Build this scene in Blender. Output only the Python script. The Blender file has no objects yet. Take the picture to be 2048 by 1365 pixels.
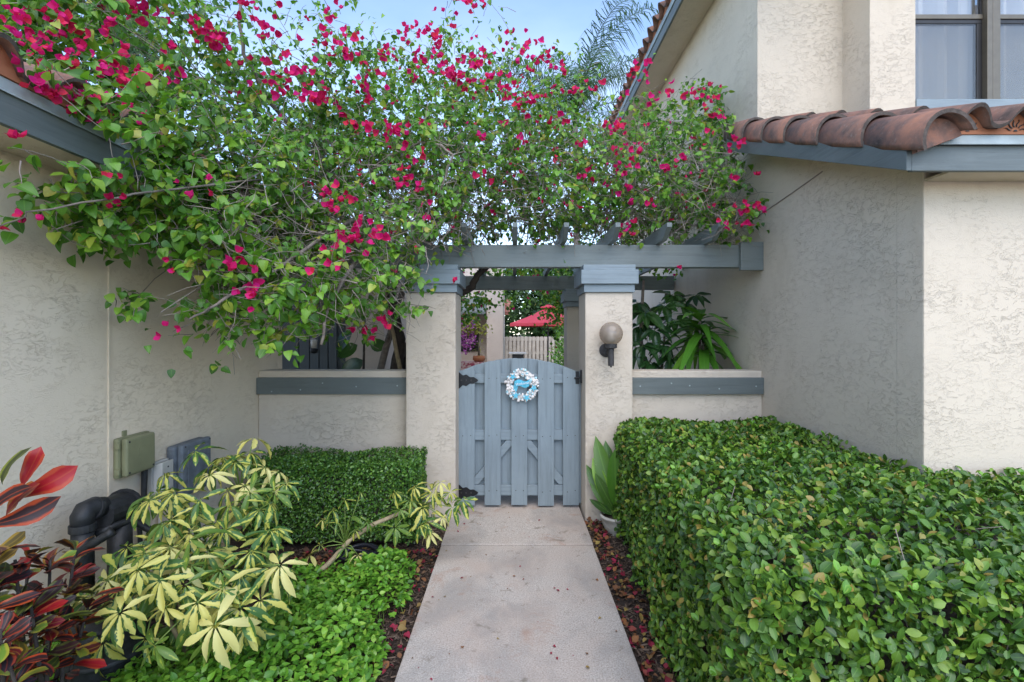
import bpy, bmesh, math, random
import numpy as np
from mathutils import Vector, Matrix

SC = bpy.context.scene
COL = SC.collection
random.seed(7)
RNG = np.random.default_rng(11)
R = math.radians

# ------------------------------------------------------------------ camera
FPX, VX, HY, EYE = 967.0, 1028.0, 668.0, 1.5      # focal length, vanishing point (2048 px wide frame), eye height
cam_d = bpy.data.cameras.new('camera')
cam_d.sensor_width = 36.0
cam_d.lens = FPX / 2048 * 36.0
cam_d.shift_x = (1024 - VX) / 2048
cam_d.shift_y = (HY - 682.5) / 2048
cam_d.clip_start = 0.05
cam_d.clip_end = 2000
cam = bpy.data.objects.new('camera', cam_d)
cam.location = (0, 0, EYE)
cam.rotation_euler = (R(90), 0, 0)
COL.objects.link(cam)
SC.camera = cam

# ------------------------------------------------------------------ sky, sun, exposure
SUN_EL, SUN_AZ = 52.0, 172.0          # azimuth clockwise from +Y: behind the camera, to its right
world = bpy.data.worlds.new('World')
SC.world = world
world.use_nodes = True
wn = world.node_tree
for n in list(wn.nodes): wn.nodes.remove(n)
w_out = wn.nodes.new('ShaderNodeOutputWorld')
w_bg = wn.nodes.new('ShaderNodeBackground')
w_sky = wn.nodes.new('ShaderNodeTexSky')
w_sky.sky_type = 'NISHITA'
w_sky.sun_disc = False
w_sky.sun_elevation = R(SUN_EL)
w_sky.sun_rotation = R(SUN_AZ)
w_sky.air_density = 1.0
w_sky.dust_density = 0.3
w_sky.ozone_density = 3.0
# thin high cloud that whitens the sky unevenly all round
w_tc = wn.nodes.new('ShaderNodeTexCoord')
w_map = wn.nodes.new('ShaderNodeMapping')
w_map.inputs['Scale'].default_value = (1.0, 1.0, 2.6)
w_n = wn.nodes.new('ShaderNodeTexNoise')
w_n.inputs['Scale'].default_value = 2.2
w_n.inputs['Detail'].default_value = 6
w_r = wn.nodes.new('ShaderNodeValToRGB')
w_r.color_ramp.elements[0].position = 0.36
w_r.color_ramp.elements[0].color = (0.0, 0.0, 0.0, 1)
w_r.color_ramp.elements[1].position = 0.72
w_r.color_ramp.elements[1].color = (0.30, 0.30, 0.30, 1)
w_mix = wn.nodes.new('ShaderNodeMixRGB')
w_mix.inputs[2].default_value = (8.6, 9.1, 9.8, 1)
wn.links.new(w_tc.outputs['Generated'], w_map.inputs['Vector'])
wn.links.new(w_map.outputs['Vector'], w_n.inputs['Vector'])
wn.links.new(w_n.outputs['Fac'], w_r.inputs['Fac'])
# the veil thickens towards the horizon
w_sep = wn.nodes.new('ShaderNodeSeparateXYZ')
w_h = wn.nodes.new('ShaderNodeMapRange')
w_h.inputs['From Min'].default_value = 0.05; w_h.inputs['From Max'].default_value = 0.62
w_h.inputs['To Min'].default_value = 1.5; w_h.inputs['To Max'].default_value = 0.08
w_mul = wn.nodes.new('ShaderNodeMath'); w_mul.operation = 'MULTIPLY'; w_mul.use_clamp = True
wn.links.new(w_tc.outputs['Generated'], w_sep.inputs['Vector'])
wn.links.new(w_sep.outputs['Z'], w_h.inputs['Value'])
wn.links.new(w_r.outputs['Color'], w_mul.inputs[0])
wn.links.new(w_h.outputs['Result'], w_mul.inputs[1])
wn.links.new(w_mul.outputs['Value'], w_mix.inputs['Fac'])
wn.links.new(w_sky.outputs['Color'], w_mix.inputs[1])
wn.links.new(w_mix.outputs['Color'], w_bg.inputs['Color'])
wn.links.new(w_bg.outputs['Background'], w_out.inputs['Surface'])
w_bg.inputs['Strength'].default_value = 0.15

sun_d = bpy.data.lights.new('sun', 'SUN')
sun_d.energy = 1.0
sun_d.angle = R(58)
sun_d.color = (1.0, 0.92, 0.80)
sun = bpy.data.objects.new('sun', sun_d)
_sd = Vector((math.sin(R(SUN_AZ)) * math.cos(R(SUN_EL)), math.cos(R(SUN_AZ)) * math.cos(R(SUN_EL)), math.sin(R(SUN_EL))))
sun.rotation_euler = _sd.to_track_quat('Z', 'Y').to_euler()
sun.location = _sd * 30
COL.objects.link(sun)

SC.view_settings.view_transform = 'Standard'
SC.view_settings.look = 'None'
SC.view_settings.exposure = 1.42
SC.view_settings.gamma = 1.0
SC.view_settings.use_curve_mapping = False

# ------------------------------------------------------------------ helpers
def P(x, y, d):
    """photo pixel (2048 wide) at depth d metres -> point"""
    return Vector(((x - VX) / FPX * d, d, EYE - (y - HY) / FPX * d))

def tag(o, label=None, cat=None, group=None, kind=None):
    if label: o['label'] = label
    if cat: o['category'] = cat
    if group: o['group'] = group
    if kind: o['kind'] = kind
    return o

def empty(name, loc, label=None, cat=None, group=None):
    o = bpy.data.objects.new(name, None)
    o.location = loc
    o.empty_display_size = 0.1
    COL.objects.link(o)
    return tag(o, label, cat, group)

def wloc(o):
    v = Vector((0, 0, 0))
    while o:
        v = v + Vector(o.location)
        o = o.parent
    return v

class MB:
    """collects shapes in world space; build() links them as one mesh object"""
    def __init__(self):
        self.v, self.f = [], []
    def add(self, vs, fs):
        b = len(self.v)
        self.v += [Vector(v) for v in vs]
        self.f += [tuple(i + b for i in f) for f in fs]
        return self
    def box(self, x0, x1, y0, y1, z0, z1):
        vs = [(x, y, z) for z in (z0, z1) for y in (y0, y1) for x in (x0, x1)]
        return self.add(vs, [(0, 2, 3, 1), (4, 5, 7, 6), (0, 1, 5, 4), (2, 6, 7, 3), (0, 4, 6, 2), (1, 3, 7, 5)])
    def prism(self, pts, off):
        """polygon pts (3-D, planar) extruded by vector off"""
        n = len(pts); off = Vector(off)
        vs = [Vector(p) for p in pts] + [Vector(p) + off for p in pts]
        fs = [tuple(range(n))[::-1], tuple(range(n, 2 * n))]
        fs += [(i, (i + 1) % n, n + (i + 1) % n, n + i) for i in range(n)]
        return self.add(vs, fs)
    def tube(self, pts, radii, seg=8, cap=True):
        pts = [Vector(p) for p in pts]
        if not hasattr(radii, '__len__'): radii = [radii] * len(pts)
        vs, fs = [], []
        up = None
        for i, p in enumerate(pts):
            t = (pts[min(i + 1, len(pts) - 1)] - pts[max(i - 1, 0)])
            t = t.normalized() if t.length > 1e-9 else Vector((0, 0, 1))
            if up is None:
                up = t.orthogonal().normalized()
            else:
                up = (up - t * up.dot(t))
                up = up.normalized() if up.length > 1e-6 else t.orthogonal().normalized()
            w = t.cross(up)
            for k in range(seg):
                a = 2 * math.pi * k / seg
                vs.append(p + (up * math.cos(a) + w * math.sin(a)) * radii[i])
        for i in range(len(pts) - 1):
            for k in range(seg):
                a, b = i * seg + k, i * seg + (k + 1) % seg
                fs.append((a, b, b + seg, a + seg))
        if cap:
            fs.append(tuple(range(seg))[::-1])
            fs.append(tuple(range((len(pts) - 1) * seg, len(pts) * seg)))
        return self.add(vs, fs)
    def lathe(self, prof, c, seg=24, axis='Z'):
        """prof: (r, h) pairs round an axis through c"""
        vs, fs = [], []
        c = Vector(c)
        for r, h in prof:
            for k in range(seg):
                a = 2 * math.pi * k / seg
                q = (r * math.cos(a), r * math.sin(a), h)
                if axis == 'Y': q = (q[0], q[2], q[1])
                if axis == 'X': q = (q[2], q[0], q[1])
                vs.append(c + Vector(q))
        for i in range(len(prof) - 1):
            for k in range(seg):
                a, b = i * seg + k, i * seg + (k + 1) % seg
                fs.append((a, b, b + seg, a + seg))
        return self.add(vs, fs)
    def build(self, name, mat, parent=None, bevel=0.0, smooth=False, segs=2):
        me = bpy.data.meshes.new(name)
        o = wloc(parent) if parent else Vector((0, 0, 0))
        me.from_pydata([tuple(v - o) for v in self.v], [], self.f)
        bm = bmesh.new(); bm.from_mesh(me)
        bmesh.ops.recalc_face_normals(bm, faces=bm.faces)
        if bevel:
            bmesh.ops.bevel(bm, geom=[e for e in bm.edges if len(e.link_faces) == 2 and e.calc_face_angle(0) > 0.5],
                            offset=bevel, segments=segs, profile=0.6, affect='EDGES', clamp_overlap=True)
        bm.to_mesh(me); bm.free()
        if smooth:
            me.polygons.foreach_set('use_smooth', [True] * len(me.polygons))
        me.materials.append(mat)
        ob = bpy.data.objects.new(name, me)
        COL.objects.link(ob)
        if parent: ob.parent = parent
        return ob

# ------------------------------------------------------------------ materials
class N:
    def __init__(self, name):
        self.m = bpy.data.materials.new(name); self.m.use_nodes = True
        self.t = self.m.node_tree
        self.b = self.t.nodes['Principled BSDF']
        self.out = self.t.nodes['Material Output']
    def n(self, typ, **kw):
        x = self.t.nodes.new('ShaderNode' + typ)
        for k, v in kw.items():
            if k in x.inputs.keys(): x.inputs[k].default_value = v
            else: setattr(x, k, v)
        return x
    def l(self, a, b): self.t.links.new(a, b)
    def noise(self, scale, detail=3, rough=0.5, dist=0.0, vec=None, sc=None, rot=None):
        x = self.n('TexNoise', Scale=scale, Detail=detail, Roughness=rough, Distortion=dist)
        if vec is None: vec = self.coord()
        if sc or rot:
            mp = self.n('Mapping')
            if sc: mp.inputs['Scale'].default_value = sc
            if rot: mp.inputs['Rotation'].default_value = rot
            self.l(vec, mp.inputs['Vector']); vec = mp.outputs['Vector']
        self.l(vec, x.inputs['Vector'])
        return x.outputs['Fac']
    def coord(self):
        if not hasattr(self, '_c'):
            g = self.n('NewGeometry'); self._c = g.outputs['Position']
        return self._c
    def ramp(self, fac, stops, interp='LINEAR'):
        r = self.n('ValToRGB'); e = r.color_ramp.elements
        r.color_ramp.interpolation = interp
        while len(e) < len(stops): e.new(0.5)
        for i, (p, c) in enumerate(stops):
            e[i].position = p
            e[i].color = (c, c, c, 1) if not hasattr(c, '__len__') else (*c, 1)
        self.l(fac, r.inputs['Fac'])
        return r.outputs['Color']
    def mix(self, fac, a, b, mode='MIX'):
        x = self.n('MixRGB', blend_type=mode)
        for s, v in ((0, fac), (1, a), (2, b)):
            if hasattr(v, 'is_output'): self.l(v, x.inputs[s])
            elif hasattr(v, '__len__'): x.inputs[s].default_value = (*v, 1)
            else: x.inputs[s].default_value = v
        return x.outputs[0]
    def math(self, op, a, b=None):
        x = self.n('Math', operation=op)
        for s, v in ((0, a), (1, b)):
            if v is None: continue
            if hasattr(v, 'is_output'): self.l(v, x.inputs[s])
            else: x.inputs[s].default_value = v
        return x.outputs[0]
    def attr(self, name):
        x = self.n('Attribute'); x.attribute_name = name
        return x.outputs['Fac']
    def base(self, c):
        if hasattr(c, 'is_output'): self.l(c, self.b.inputs['Base Color'])
        else: self.b.inputs['Base Color'].default_value = (*c, 1)
        return self
    def rough(self, r):
        if hasattr(r, 'is_output'): self.l(r, self.b.inputs['Roughness'])
        else: self.b.inputs['Roughness'].default_value = r
        return self
    def bump(self, h, dist=0.005, strength=1.0):
        x = self.n('Bump', Distance=dist, Strength=strength)
        self.l(h, x.inputs['Height'])
        if hasattr(self, '_bn'): self.l(self._bn, x.inputs['Normal'])
        self._bn = x.outputs['Normal']
        self.l(self._bn, self.b.inputs['Normal'])
        return self

def stucco(name, col, rot=0.0):
    m = N(name)
    # skip-trowelled plaster: flat patches whose edges curl up in short wandering ridges
    warp = m.noise(2.3, 3, 0.6)
    n1 = m.noise(10.5, 4, 0.62, 0.8, sc=(1.0, 1.0, 2.0), rot=(rot, rot, 0))
    n2 = m.noise(22.0, 3, 0.62, 1.0, sc=(1.0, 1.0, 1.7), rot=(-rot, -rot, 0.4))
    e1 = m.ramp(n1, [(0.520, 0.0), (0.532, 1.0), (0.56, 0.42), (0.72, 0.30)])
    e2 = m.ramp(n2, [(0.575, 0.0), (0.590, 1.0), (0.625, 0.35), (0.78, 0.25)])
    mask = m.ramp(warp, [(0.40, 0.06), (0.62, 1.0)])
    h = m.mix(1.0, e1, e2, 'ADD')
    mm = m.n('MixRGB', blend_type='MULTIPLY'); mm.inputs[0].default_value = 0.85
    m.l(h, mm.inputs[1]); m.l(mask, mm.inputs[2])
    fine = m.noise(140.0, 2, 0.6)
    m.bump(mm.outputs[0], 0.0034, 0.75)
    m.bump(fine, 0.0012, 0.6)
    big = m.noise(0.9, 4, 0.6)
    c = m.mix(m.ramp(big, [(0.3, 0.0), (0.75, 1.0)]), tuple(v * 0.93 for v in col), tuple(min(v * 1.04, 0.9) for v in col))
    dirt = m.ramp(m.noise(2.2, 6, 0.7, sc=(1, 1, 0.45)), [(0.54, 0.0), (0.76, 0.42)])
    c = m.mix(dirt, c, tuple(v * f for v, f in zip(col, (0.66, 0.62, 0.56))))
    m.base(c).rough(0.88)
    return m.m

def paint(name, col, axis=0, wear=0.35, rough=0.55):
    m = N(name)
    sc = [38.0, 38.0, 38.0]; sc[axis] = 2.2
    g = m.noise(1.0, 4, 0.6, 0.3, sc=tuple(sc))
    m.bump(m.ramp(g, [(0.3, 0.0), (0.7, 1.0)]), 0.0016, 0.55)
    big = m.noise(2.6, 5, 0.65)
    c = m.mix(m.ramp(big, [(0.3, 0.0), (0.8, 1.0)]), tuple(v * 0.88 for v in col), tuple(v * 1.10 for v in col))
    c = m.mix(m.ramp(g, [(0.28, 0.55), (0.52, 0.0)]), c, tuple(v * 0.62 for v in col))
    pale = m.ramp(m.noise(4.5, 6, 0.75, 0.5, sc=tuple(0.25 if k == axis else 1.0 for k in range(3))), [(0.56, 0.0), (0.70, 0.30)])
    c = m.mix(pale, c, tuple(v * 1.3 + 0.03 for v in col))
    spots = m.ramp(m.noise(9.0, 5, 0.7), [(0.66, 0.0), (0.74, wear)])
    c = m.mix(spots, c, (0.17, 0.165, 0.14))
    m.base(c).rough(rough)
    return m.m

def plain(name, col, rough=0.5, metal=0.0, var=0.12, scale=14.0, bump=0.0):
    m = N(name)
    n = m.noise(scale, 4, 0.6)
    m.base(m.mix(m.ramp(n, [(0.3, 0.0), (0.7, 1.0)]), tuple(v * (1 - var) for v in col), tuple(v * (1 + var) for v in col)))
    m.rough(rough); m.b.inputs['Metallic'].default_value = metal
    if bump: m.bump(m.noise(scale * 5, 3), bump, 0.7)
    return m.m

CREAM = (0.66, 0.605, 0.545)
M = {}
M['stucco_left'] = stucco('stucco_left', (0.79, 0.665, 0.51), 0.3)
M['stucco_right'] = stucco('stucco_right', (0.68, 0.575, 0.45), -0.5)
M['stucco_pillar'] = stucco('stucco_pillar', (0.63, 0.54, 0.44), 0.2)
M['stucco_far'] = stucco('stucco_far', (0.70, 0.60, 0.53), 0.2)
GREY = (0.175, 0.203, 0.20)
M['paint_x'] = paint('paint_x', GREY, 0)
M['paint_y'] = paint('paint_y', GREY, 1)
M['paint_z'] = paint('paint_z', GREY, 2)
M['eave_x'] = paint('eave_x', tuple(v * 0.76 for v in GREY), 0)
M['eave_y'] = paint('eave_y', tuple(v * 0.76 for v in GREY), 1)
M['gate_z'] = paint('gate_z', (0.225, 0.275, 0.305), 2, 0.32)
M['gate_x'] = paint('gate_x', (0.225, 0.275, 0.305), 0, 0.32)
M['sill'] = paint('sill', (0.25, 0.30, 0.325), 0, 0.15)
M['dark_paint'] = paint('dark_paint', (0.085, 0.105, 0.125), 2, 0.1)
M['drip'] = plain('drip', (0.33, 0.38, 0.38), 0.4, 0.0, 0.18, 9.0)
M['black_metal'] = plain('black_metal', (0.012, 0.013, 0.016), 0.38, 0.3, 0.3, 60.0, 0.001)
M['black_plastic'] = plain('black_plastic', (0.020, 0.021, 0.023), 0.55, 0.0, 0.6, 22.0, 0.0015)
M['rubber'] = plain('rubber', (0.018, 0.02, 0.03), 0.4, 0.0, 0.3)
M['bronze'] = plain('bronze', (0.16, 0.135, 0.10), 0.42, 0.4, 0.1)
M['dark_frame'] = plain('dark_frame', (0.03, 0.028, 0.028), 0.45, 0.3)
M['olive'] = plain('olive', (0.225, 0.225, 0.125), 0.5, 0.0, 0.1, 8)
M['greybox'] = plain('greybox', (0.145, 0.165, 0.19), 0.6, 0.0, 0.25, 18)
M['palebox'] = plain('palebox', (0.50, 0.48, 0.44), 0.5, 0.0, 0.08, 8)
M['lamp_metal'] = plain('lamp_metal', (0.05, 0.047, 0.048), 0.6, 0.2, 0.35, 40, 0.001)
M['blind'] = plain('blind', (0.66, 0.60, 0.52), 0.7, 0, 0.06, 3)
M['interior'] = plain('interior', (0.16, 0.15, 0.15), 0.9)
M['pot'] = plain('pot', (0.50, 0.47, 0.41), 0.7, 0, 0.2, 20, 0.002)
M['nail'] = plain('nail', (0.045, 0.042, 0.04), 0.5, 0.5)
M['red_fabric'] = plain('red_fabric', (0.62, 0.05, 0.07), 0.75, 0, 0.1, 3)
M['fence'] = plain('fence', (0.50, 0.43, 0.35), 0.85, 0, 0.2, 5, 0.002)
M['bark'] = plain('bark', (0.20, 0.165, 0.14), 0.9, 0, 0.35, 25, 0.003)
M['twig'] = plain('twig', (0.27, 0.225, 0.19), 0.85, 0, 0.4, 9)
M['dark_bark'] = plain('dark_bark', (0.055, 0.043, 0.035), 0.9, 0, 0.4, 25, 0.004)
M['stem_green'] = plain('stem_green', (0.16, 0.24, 0.045), 0.5, 0, 0.25, 9)
M['tan_stem'] = plain('tan_stem', (0.32, 0.25, 0.15), 0.8, 0, 0.25, 30, 0.002)
M['red_tile_far'] = plain('red_tile_far', (0.34, 0.14, 0.10), 0.85, 0, 0.3, 6)
M['aqua'] = plain('aqua', (0.10, 0.46, 0.62), 0.45, 0, 0.15, 40)
M['pale_aqua'] = plain('pale_aqua', (0.42, 0.66, 0.74), 0.6, 0, 0.2, 60)
M['shell_white'] = plain('shell_white', (0.74, 0.69, 0.66), 0.6, 0, 0.2, 60)
M['white'] = plain('white', (0.80, 0.82, 0.84), 0.5)

def tile_mat():
    m = N('terracotta_tile')
    oi = m.n('ObjectInfo')
    n = m.noise(7.0, 6, 0.68)
    c = m.ramp(n, [(0.30, (0.36, 0.155, 0.09)), (0.47, (0.25, 0.12, 0.083)), (0.60, (0.13, 0.08, 0.066)), (0.74, (0.035, 0.031, 0.030))])
    v = m.mix(m.ramp(oi.outputs['Random'], [(0, 0.0), (1, 0.45)]), c, (0.20, 0.125, 0.095))
    lich = m.ramp(m.noise(46.0, 3, 0.7), [(0.58, 0.0), (0.72, 0.5)])
    v = m.mix(lich, v, (0.27, 0.22, 0.19))
    m.base(v).rough(0.9)
    m.bump(m.noise(60.0, 4, 0.65), 0.003, 0.8)
    return m.m
M['tile'] = tile_mat()
M['tile_edge'] = plain('tile_edge', (0.085, 0.066, 0.055), 0.95, 0, 0.4, 30, 0.004)
M['closure'] = plain('closure', (0.40, 0.155, 0.075), 0.85, 0, 0.12, 10)

def concrete():
    m = N('concrete')
    sp = m.noise(130.0, 3, 0.75)
    c = m.ramp(sp, [(0.30, (0.24, 0.205, 0.175)), (0.5, (0.46, 0.405, 0.355)), (0.70, (0.66, 0.61, 0.555))])
    pink = m.ramp(m.noise(1.5, 5, 0.62), [(0.40, 0.0), (0.62, 0.65)])
    c = m.mix(pink, c, (0.45, 0.35, 0.285))
    grey = m.ramp(m.noise(2.1, 6, 0.68, 0.4, sc=(1, 0.7, 1)), [(0.46, 0.0), (0.64, 0.60)])
    c = m.mix(grey, c, (0.25, 0.24, 0.225))
    st = m.ramp(m.noise(7.5, 5, 0.7, 0.6), [(0.60, 0.0), (0.68, 0.7)])
    c = m.mix(st, c, (0.17, 0.14, 0.10))
    rust = m.ramp(m.noise(3.3, 5, 0.7, 0.5), [(0.58, 0.0), (0.72, 0.60)])
    c = m.mix(rust, c, (0.36, 0.20, 0.13))
    m.base(c).rough(0.85)
    m.bump(sp, 0.0012, 0.6)
    return m.m
M['concrete'] = concrete()

def mulch():
    m = N('mulch')
    n = m.noise(45.0, 6, 0.7)
    c = m.ramp(n, [(0.28, (0.012, 0.009, 0.007)), (0.5, (0.045, 0.030, 0.022)), (0.72, (0.12, 0.082, 0.058))])
    m.base(c).rough(0.95)
    m.bump(n, 0.02, 1.0)
    return m.m
M['mulch'] = mulch()

def chip_mat():
    m = N('wood_chip')
    r = m.attr('rnd')
    m.base(m.ramp(r, [(0.0, (0.03, 0.018, 0.012)), (0.5, (0.075, 0.045, 0.03)), (1.0, (0.17, 0.12, 0.085))])).rough(0.9)
    return m.m
M['chip'] = chip_mat()

def litter_mat():
    m = N('leaf_litter')
    r = m.attr('rnd')
    m.base(m.ramp(r, [(0.0, (0.30, 0.012, 0.05)), (0.30, (0.20, 0.02, 0.03)), (0.45, (0.25, 0.10, 0.03)), (0.70, (0.16, 0.07, 0.03)),
                      (0.85, (0.30, 0.21, 0.05)), (1.0, (0.10, 0.05, 0.03))])).rough(0.8)
    return m.m
M['litter'] = litter_mat()

def leaf_mat(name, stops, rough=0.42, transl=0.28, vein=0.25, spec=0.5, tint=(1.25, 1.25, 0.7), rot_spots=0.0):
    m = N(name)
    r = m.attr('rnd'); lv = m.attr('lv'); lu = m.attr('lu')
    c = m.ramp(r, stops)
    if vein:
        mid = m.ramp(m.math('ABSOLUTE', lv), [(0.0, 1.0), (0.10, 0.0)])
        mid = m.math('MULTIPLY', mid, vein)
        c = m.mix(mid, c, tuple(min(1, a * 1.7 + 0.03) for a in stops[len(stops) // 2][1]))
    patch = m.ramp(m.noise(38.0, 3, 0.6), [(0.35, 0.0), (0.7, 0.28)])
    c = m.mix(patch, c, tuple(a * 0.62 for a in stops[len(stops) // 2][1]))
    if rot_spots:
        s = m.ramp(m.noise(75.0, 2, 0.6), [(0.68, 0.0), (0.72, rot_spots)])
        c = m.mix(s, c, (0.33, 0.31, 0.22))
    m.base(c).rough(rough)
    m.b.inputs['Specular IOR Level'].default_value = spec
    if transl:
        tr = m.n('BsdfTranslucent')
        mul = m.mix(1.0, c, tint, 'MULTIPLY')
        m.l(mul, tr.inputs['Color'])
        ms = m.n('MixShader'); ms.inputs[0].default_value = transl
        m.l(m.b.outputs[0], ms.inputs[1]); m.l(tr.outputs[0], ms.inputs[2])
        m.l(ms.outputs[0], m.out.inputs['Surface'])
    return m.m

M['bougainvillea_leaf'] = leaf_mat('bougainvillea_leaf', [(0.0, (0.035, 0.11, 0.016)), (0.35, (0.085, 0.23, 0.022)), (0.7, (0.16, 0.36, 0.030)), (0.93, (0.29, 0.45, 0.05)), (1.0, (0.42, 0.38, 0.06))], 0.42, 0.32)
M['bract'] = leaf_mat('bract', [(0.0, (0.48, 0.012, 0.045)), (0.4, (0.66, 0.012, 0.14)), (0.75, (0.74, 0.02, 0.25)), (1.0, (0.76, 0.04, 0.07))], 0.6, 0.35, 0.15, 0.2, (1.15, 1.0, 1.0))
M['hedge_leaf'] = leaf_mat('hedge_leaf', [(0.0, (0.020, 0.060, 0.012)), (0.4, (0.06, 0.15, 0.019)), (0.72, (0.135, 0.27, 0.026)), (0.94, (0.27, 0.39, 0.045)), (1.0, (0.36, 0.25, 0.06))], 0.40, 0.20, 0.35, 0.5, rot_spots=0.5)
M['small_leaf'] = leaf_mat('small_leaf', [(0.0, (0.02, 0.07, 0.014)), (0.5, (0.07, 0.19, 0.026)), (0.85, (0.14, 0.29, 0.036)), (1.0, (0.19, 0.34, 0.045))], 0.40, 0.12, 0.0, 0.6)
M['cover_leaf'] = leaf_mat('cover_leaf', [(0.0, (0.06, 0.18, 0.02)), (0.4, (0.12, 0.31, 0.028)), (0.8, (0.20, 0.43, 0.04)), (1.0, (0.32, 0.50, 0.07))], 0.36, 0.25, 0.25)
M['dark_leaf'] = leaf_mat('dark_leaf', [(0.0, (0.016, 0.05, 0.016)), (0.5, (0.03, 0.09, 0.022)), (1.0, (0.065, 0.16, 0.034))], 0.30, 0.1, 0.3, 0.5)
M['strap_leaf'] = leaf_mat('strap_leaf', [(0.0, (0.05, 0.16, 0.02)), (0.5, (0.10, 0.28, 0.026)), (1.0, (0.19, 0.40, 0.045))], 0.35, 0.22, 0.3)
M['tree_leaf'] = leaf_mat('tree_leaf', [(0.0, (0.02, 0.05, 0.018)), (0.5, (0.05, 0.11, 0.03)), (1.0, (0.11, 0.19, 0.05))], 0.5, 0.2, 0.0)
M['palm_leaf'] = leaf_mat('palm_leaf', [(0.0, (0.06, 0.13, 0.035)), (1.0, (0.11, 0.20, 0.05))], 0.4, 0.2, 0.0)
M['orchid'] = leaf_mat('orchid', [(0.0, (0.30, 0.05, 0.36)), (0.5, (0.45, 0.10, 0.48)), (1.0, (0.60, 0.30, 0.62))], 0.6, 0.3, 0.0)
M['yellow_leaf'] = leaf_mat('yellow_leaf', [(0.0, (0.16, 0.22, 0.03)), (1.0, (0.38, 0.36, 0.06))], 0.5, 0.3, 0.0)

def variegated():
    m = N('variegated_leaf')
    r = m.attr('rnd'); lv = m.attr('lv'); lu = m.attr('lu')
    green = m.ramp(r, [(0.0, (0.13, 0.22, 0.03)), (0.35, (0.06, 0.15, 0.03)), (0.7, (0.035, 0.10, 0.03)), (1.0, (0.10, 0.19, 0.035))])
    yel = m.ramp(r, [(0.0, (0.30, 0.38, 0.04)), (0.5, (0.50, 0.49, 0.09)), (0.8, (0.60, 0.55, 0.14)), (1.0, (0.68, 0.63, 0.26))])
    edge = m.math('ABSOLUTE', lv)
    wob = m.noise(26.0, 3, 0.6)
    k = m.math('ADD', m.math('MULTIPLY', edge, -0.55), m.math('MULTIPLY', wob, 1.7))
    k = m.math('ADD', k, m.math('MULTIPLY', r, 0.75))
    f = m.ramp(k, [(0.91, 0.0), (0.98, 1.0)])
    c = m.mix(f, green, yel)
    m.base(c).rough(0.45)
    tr = m.n('BsdfTranslucent'); m.l(c, tr.inputs['Color'])
    ms = m.n('MixShader'); ms.inputs[0].default_value = 0.2
    m.l(m.b.outputs[0], ms.inputs[1]); m.l(tr.outputs[0], ms.inputs[2]); m.l(ms.outputs[0], m.out.inputs['Surface'])
    return m.m
M['variegated'] = variegated()

def croton():
    m = N('croton_leaf')
    r = m.attr('rnd'); lv = m.attr('lv')
    body = m.ramp(r, [(0.0, (0.016, 0.010, 0.012)), (0.55, (0.035, 0.012, 0.013)), (0.64, (0.045, 0.075, 0.016)), (0.70, (0.16, 0.27, 0.03)), (0.76, (0.20, 0.22, 0.03)), (0.82, (0.08, 0.012, 0.014)), (0.92, (0.24, 0.008, 0.012)), (1.0, (0.32, 0.008, 0.014))])
    rim = m.ramp(r, [(0.0, (0.10, 0.012, 0.012)), (0.4, (0.36, 0.05, 0.012)), (0.55, (0.07, 0.11, 0.02)), (0.7, (0.32, 0.30, 0.03)), (1.0, (0.36, 0.012, 0.018))])
    e = m.math('ADD', m.math('ABSOLUTE', lv), m.math('MULTIPLY', m.noise(30.0, 3), 0.5))
    c = m.mix(m.ramp(e, [(0.82, 0.0), (1.08, 1.0)]), body, rim)
    mid = m.ramp(m.math('ABSOLUTE', lv), [(0.0, 1.0), (0.12, 0.0)])
    c = m.mix(m.math('MULTIPLY', mid, 0.7), c, rim)
    m.base(c).rough(0.42); m.b.inputs['Specular IOR Level'].default_value = 0.35
    return m.m
M['croton'] = croton()

def glass(name, col, rough=0.02, t=0.7, gl=0.35):
    m = N(name)
    tr = m.n('BsdfTransparent', Color=(*col, 1)); g = m.n('BsdfGlossy', Roughness=rough)
    fr = m.n('LayerWeight', Blend=0.35)
    f = m.math('ADD', m.math('MULTIPLY', fr.outputs['Fresnel'], gl), gl * 0.15)
    ms = m.n('MixShader'); m.l(f, ms.inputs[0])
    m.l(tr.outputs[0], ms.inputs[1]); m.l(g.outputs[0], ms.inputs[2]); m.l(ms.outputs[0], m.out.inputs['Surface'])
    return m.m
M['pane'] = glass('pane', (0.95, 0.95, 0.94))
M['screen'] = glass('screen', (0.84, 0.82, 0.79), 0.25, gl=0.15)

def globe():
    m = N('smoked_globe')
    m.base((0.40, 0.345, 0.29)).rough(0.10)
    m.b.inputs['Coat Weight'].default_value = 0.6
    tr = m.n('BsdfTransparent', Color=(0.74, 0.66, 0.58, 1))
    ms = m.n('MixShader'); ms.inputs[0].default_value = 0.5
    m.l(m.b.outputs[0], ms.inputs[1]); m.l(tr.outputs[0], ms.inputs[2]); m.l(ms.outputs[0], m.out.inputs['Surface'])
    return m.m
M['globe'] = globe()
def floral():
    m = N('floral_cloth')
    m.base(m.ramp(m.noise(16.0, 2), [(0.45, (0.55, 0.42, 0.40)), (0.55, (0.33, 0.05, 0.09))])).rough(0.8)
    return m.m
M['floral'] = floral()

# ================================================================== the setting
XL, XR = -2.16, 2.095            # planes of the two side walls that close the forecourt
YP = 3.95                        # front of the gate pillars
tag(MB().add([(-400, -60, -0.05), (400, -60, -0.05), (400, 700, -0.05), (-400, 700, -0.05)], [(0, 1, 2, 3)]).build('ground', M['mulch']), kind='structure')

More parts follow.
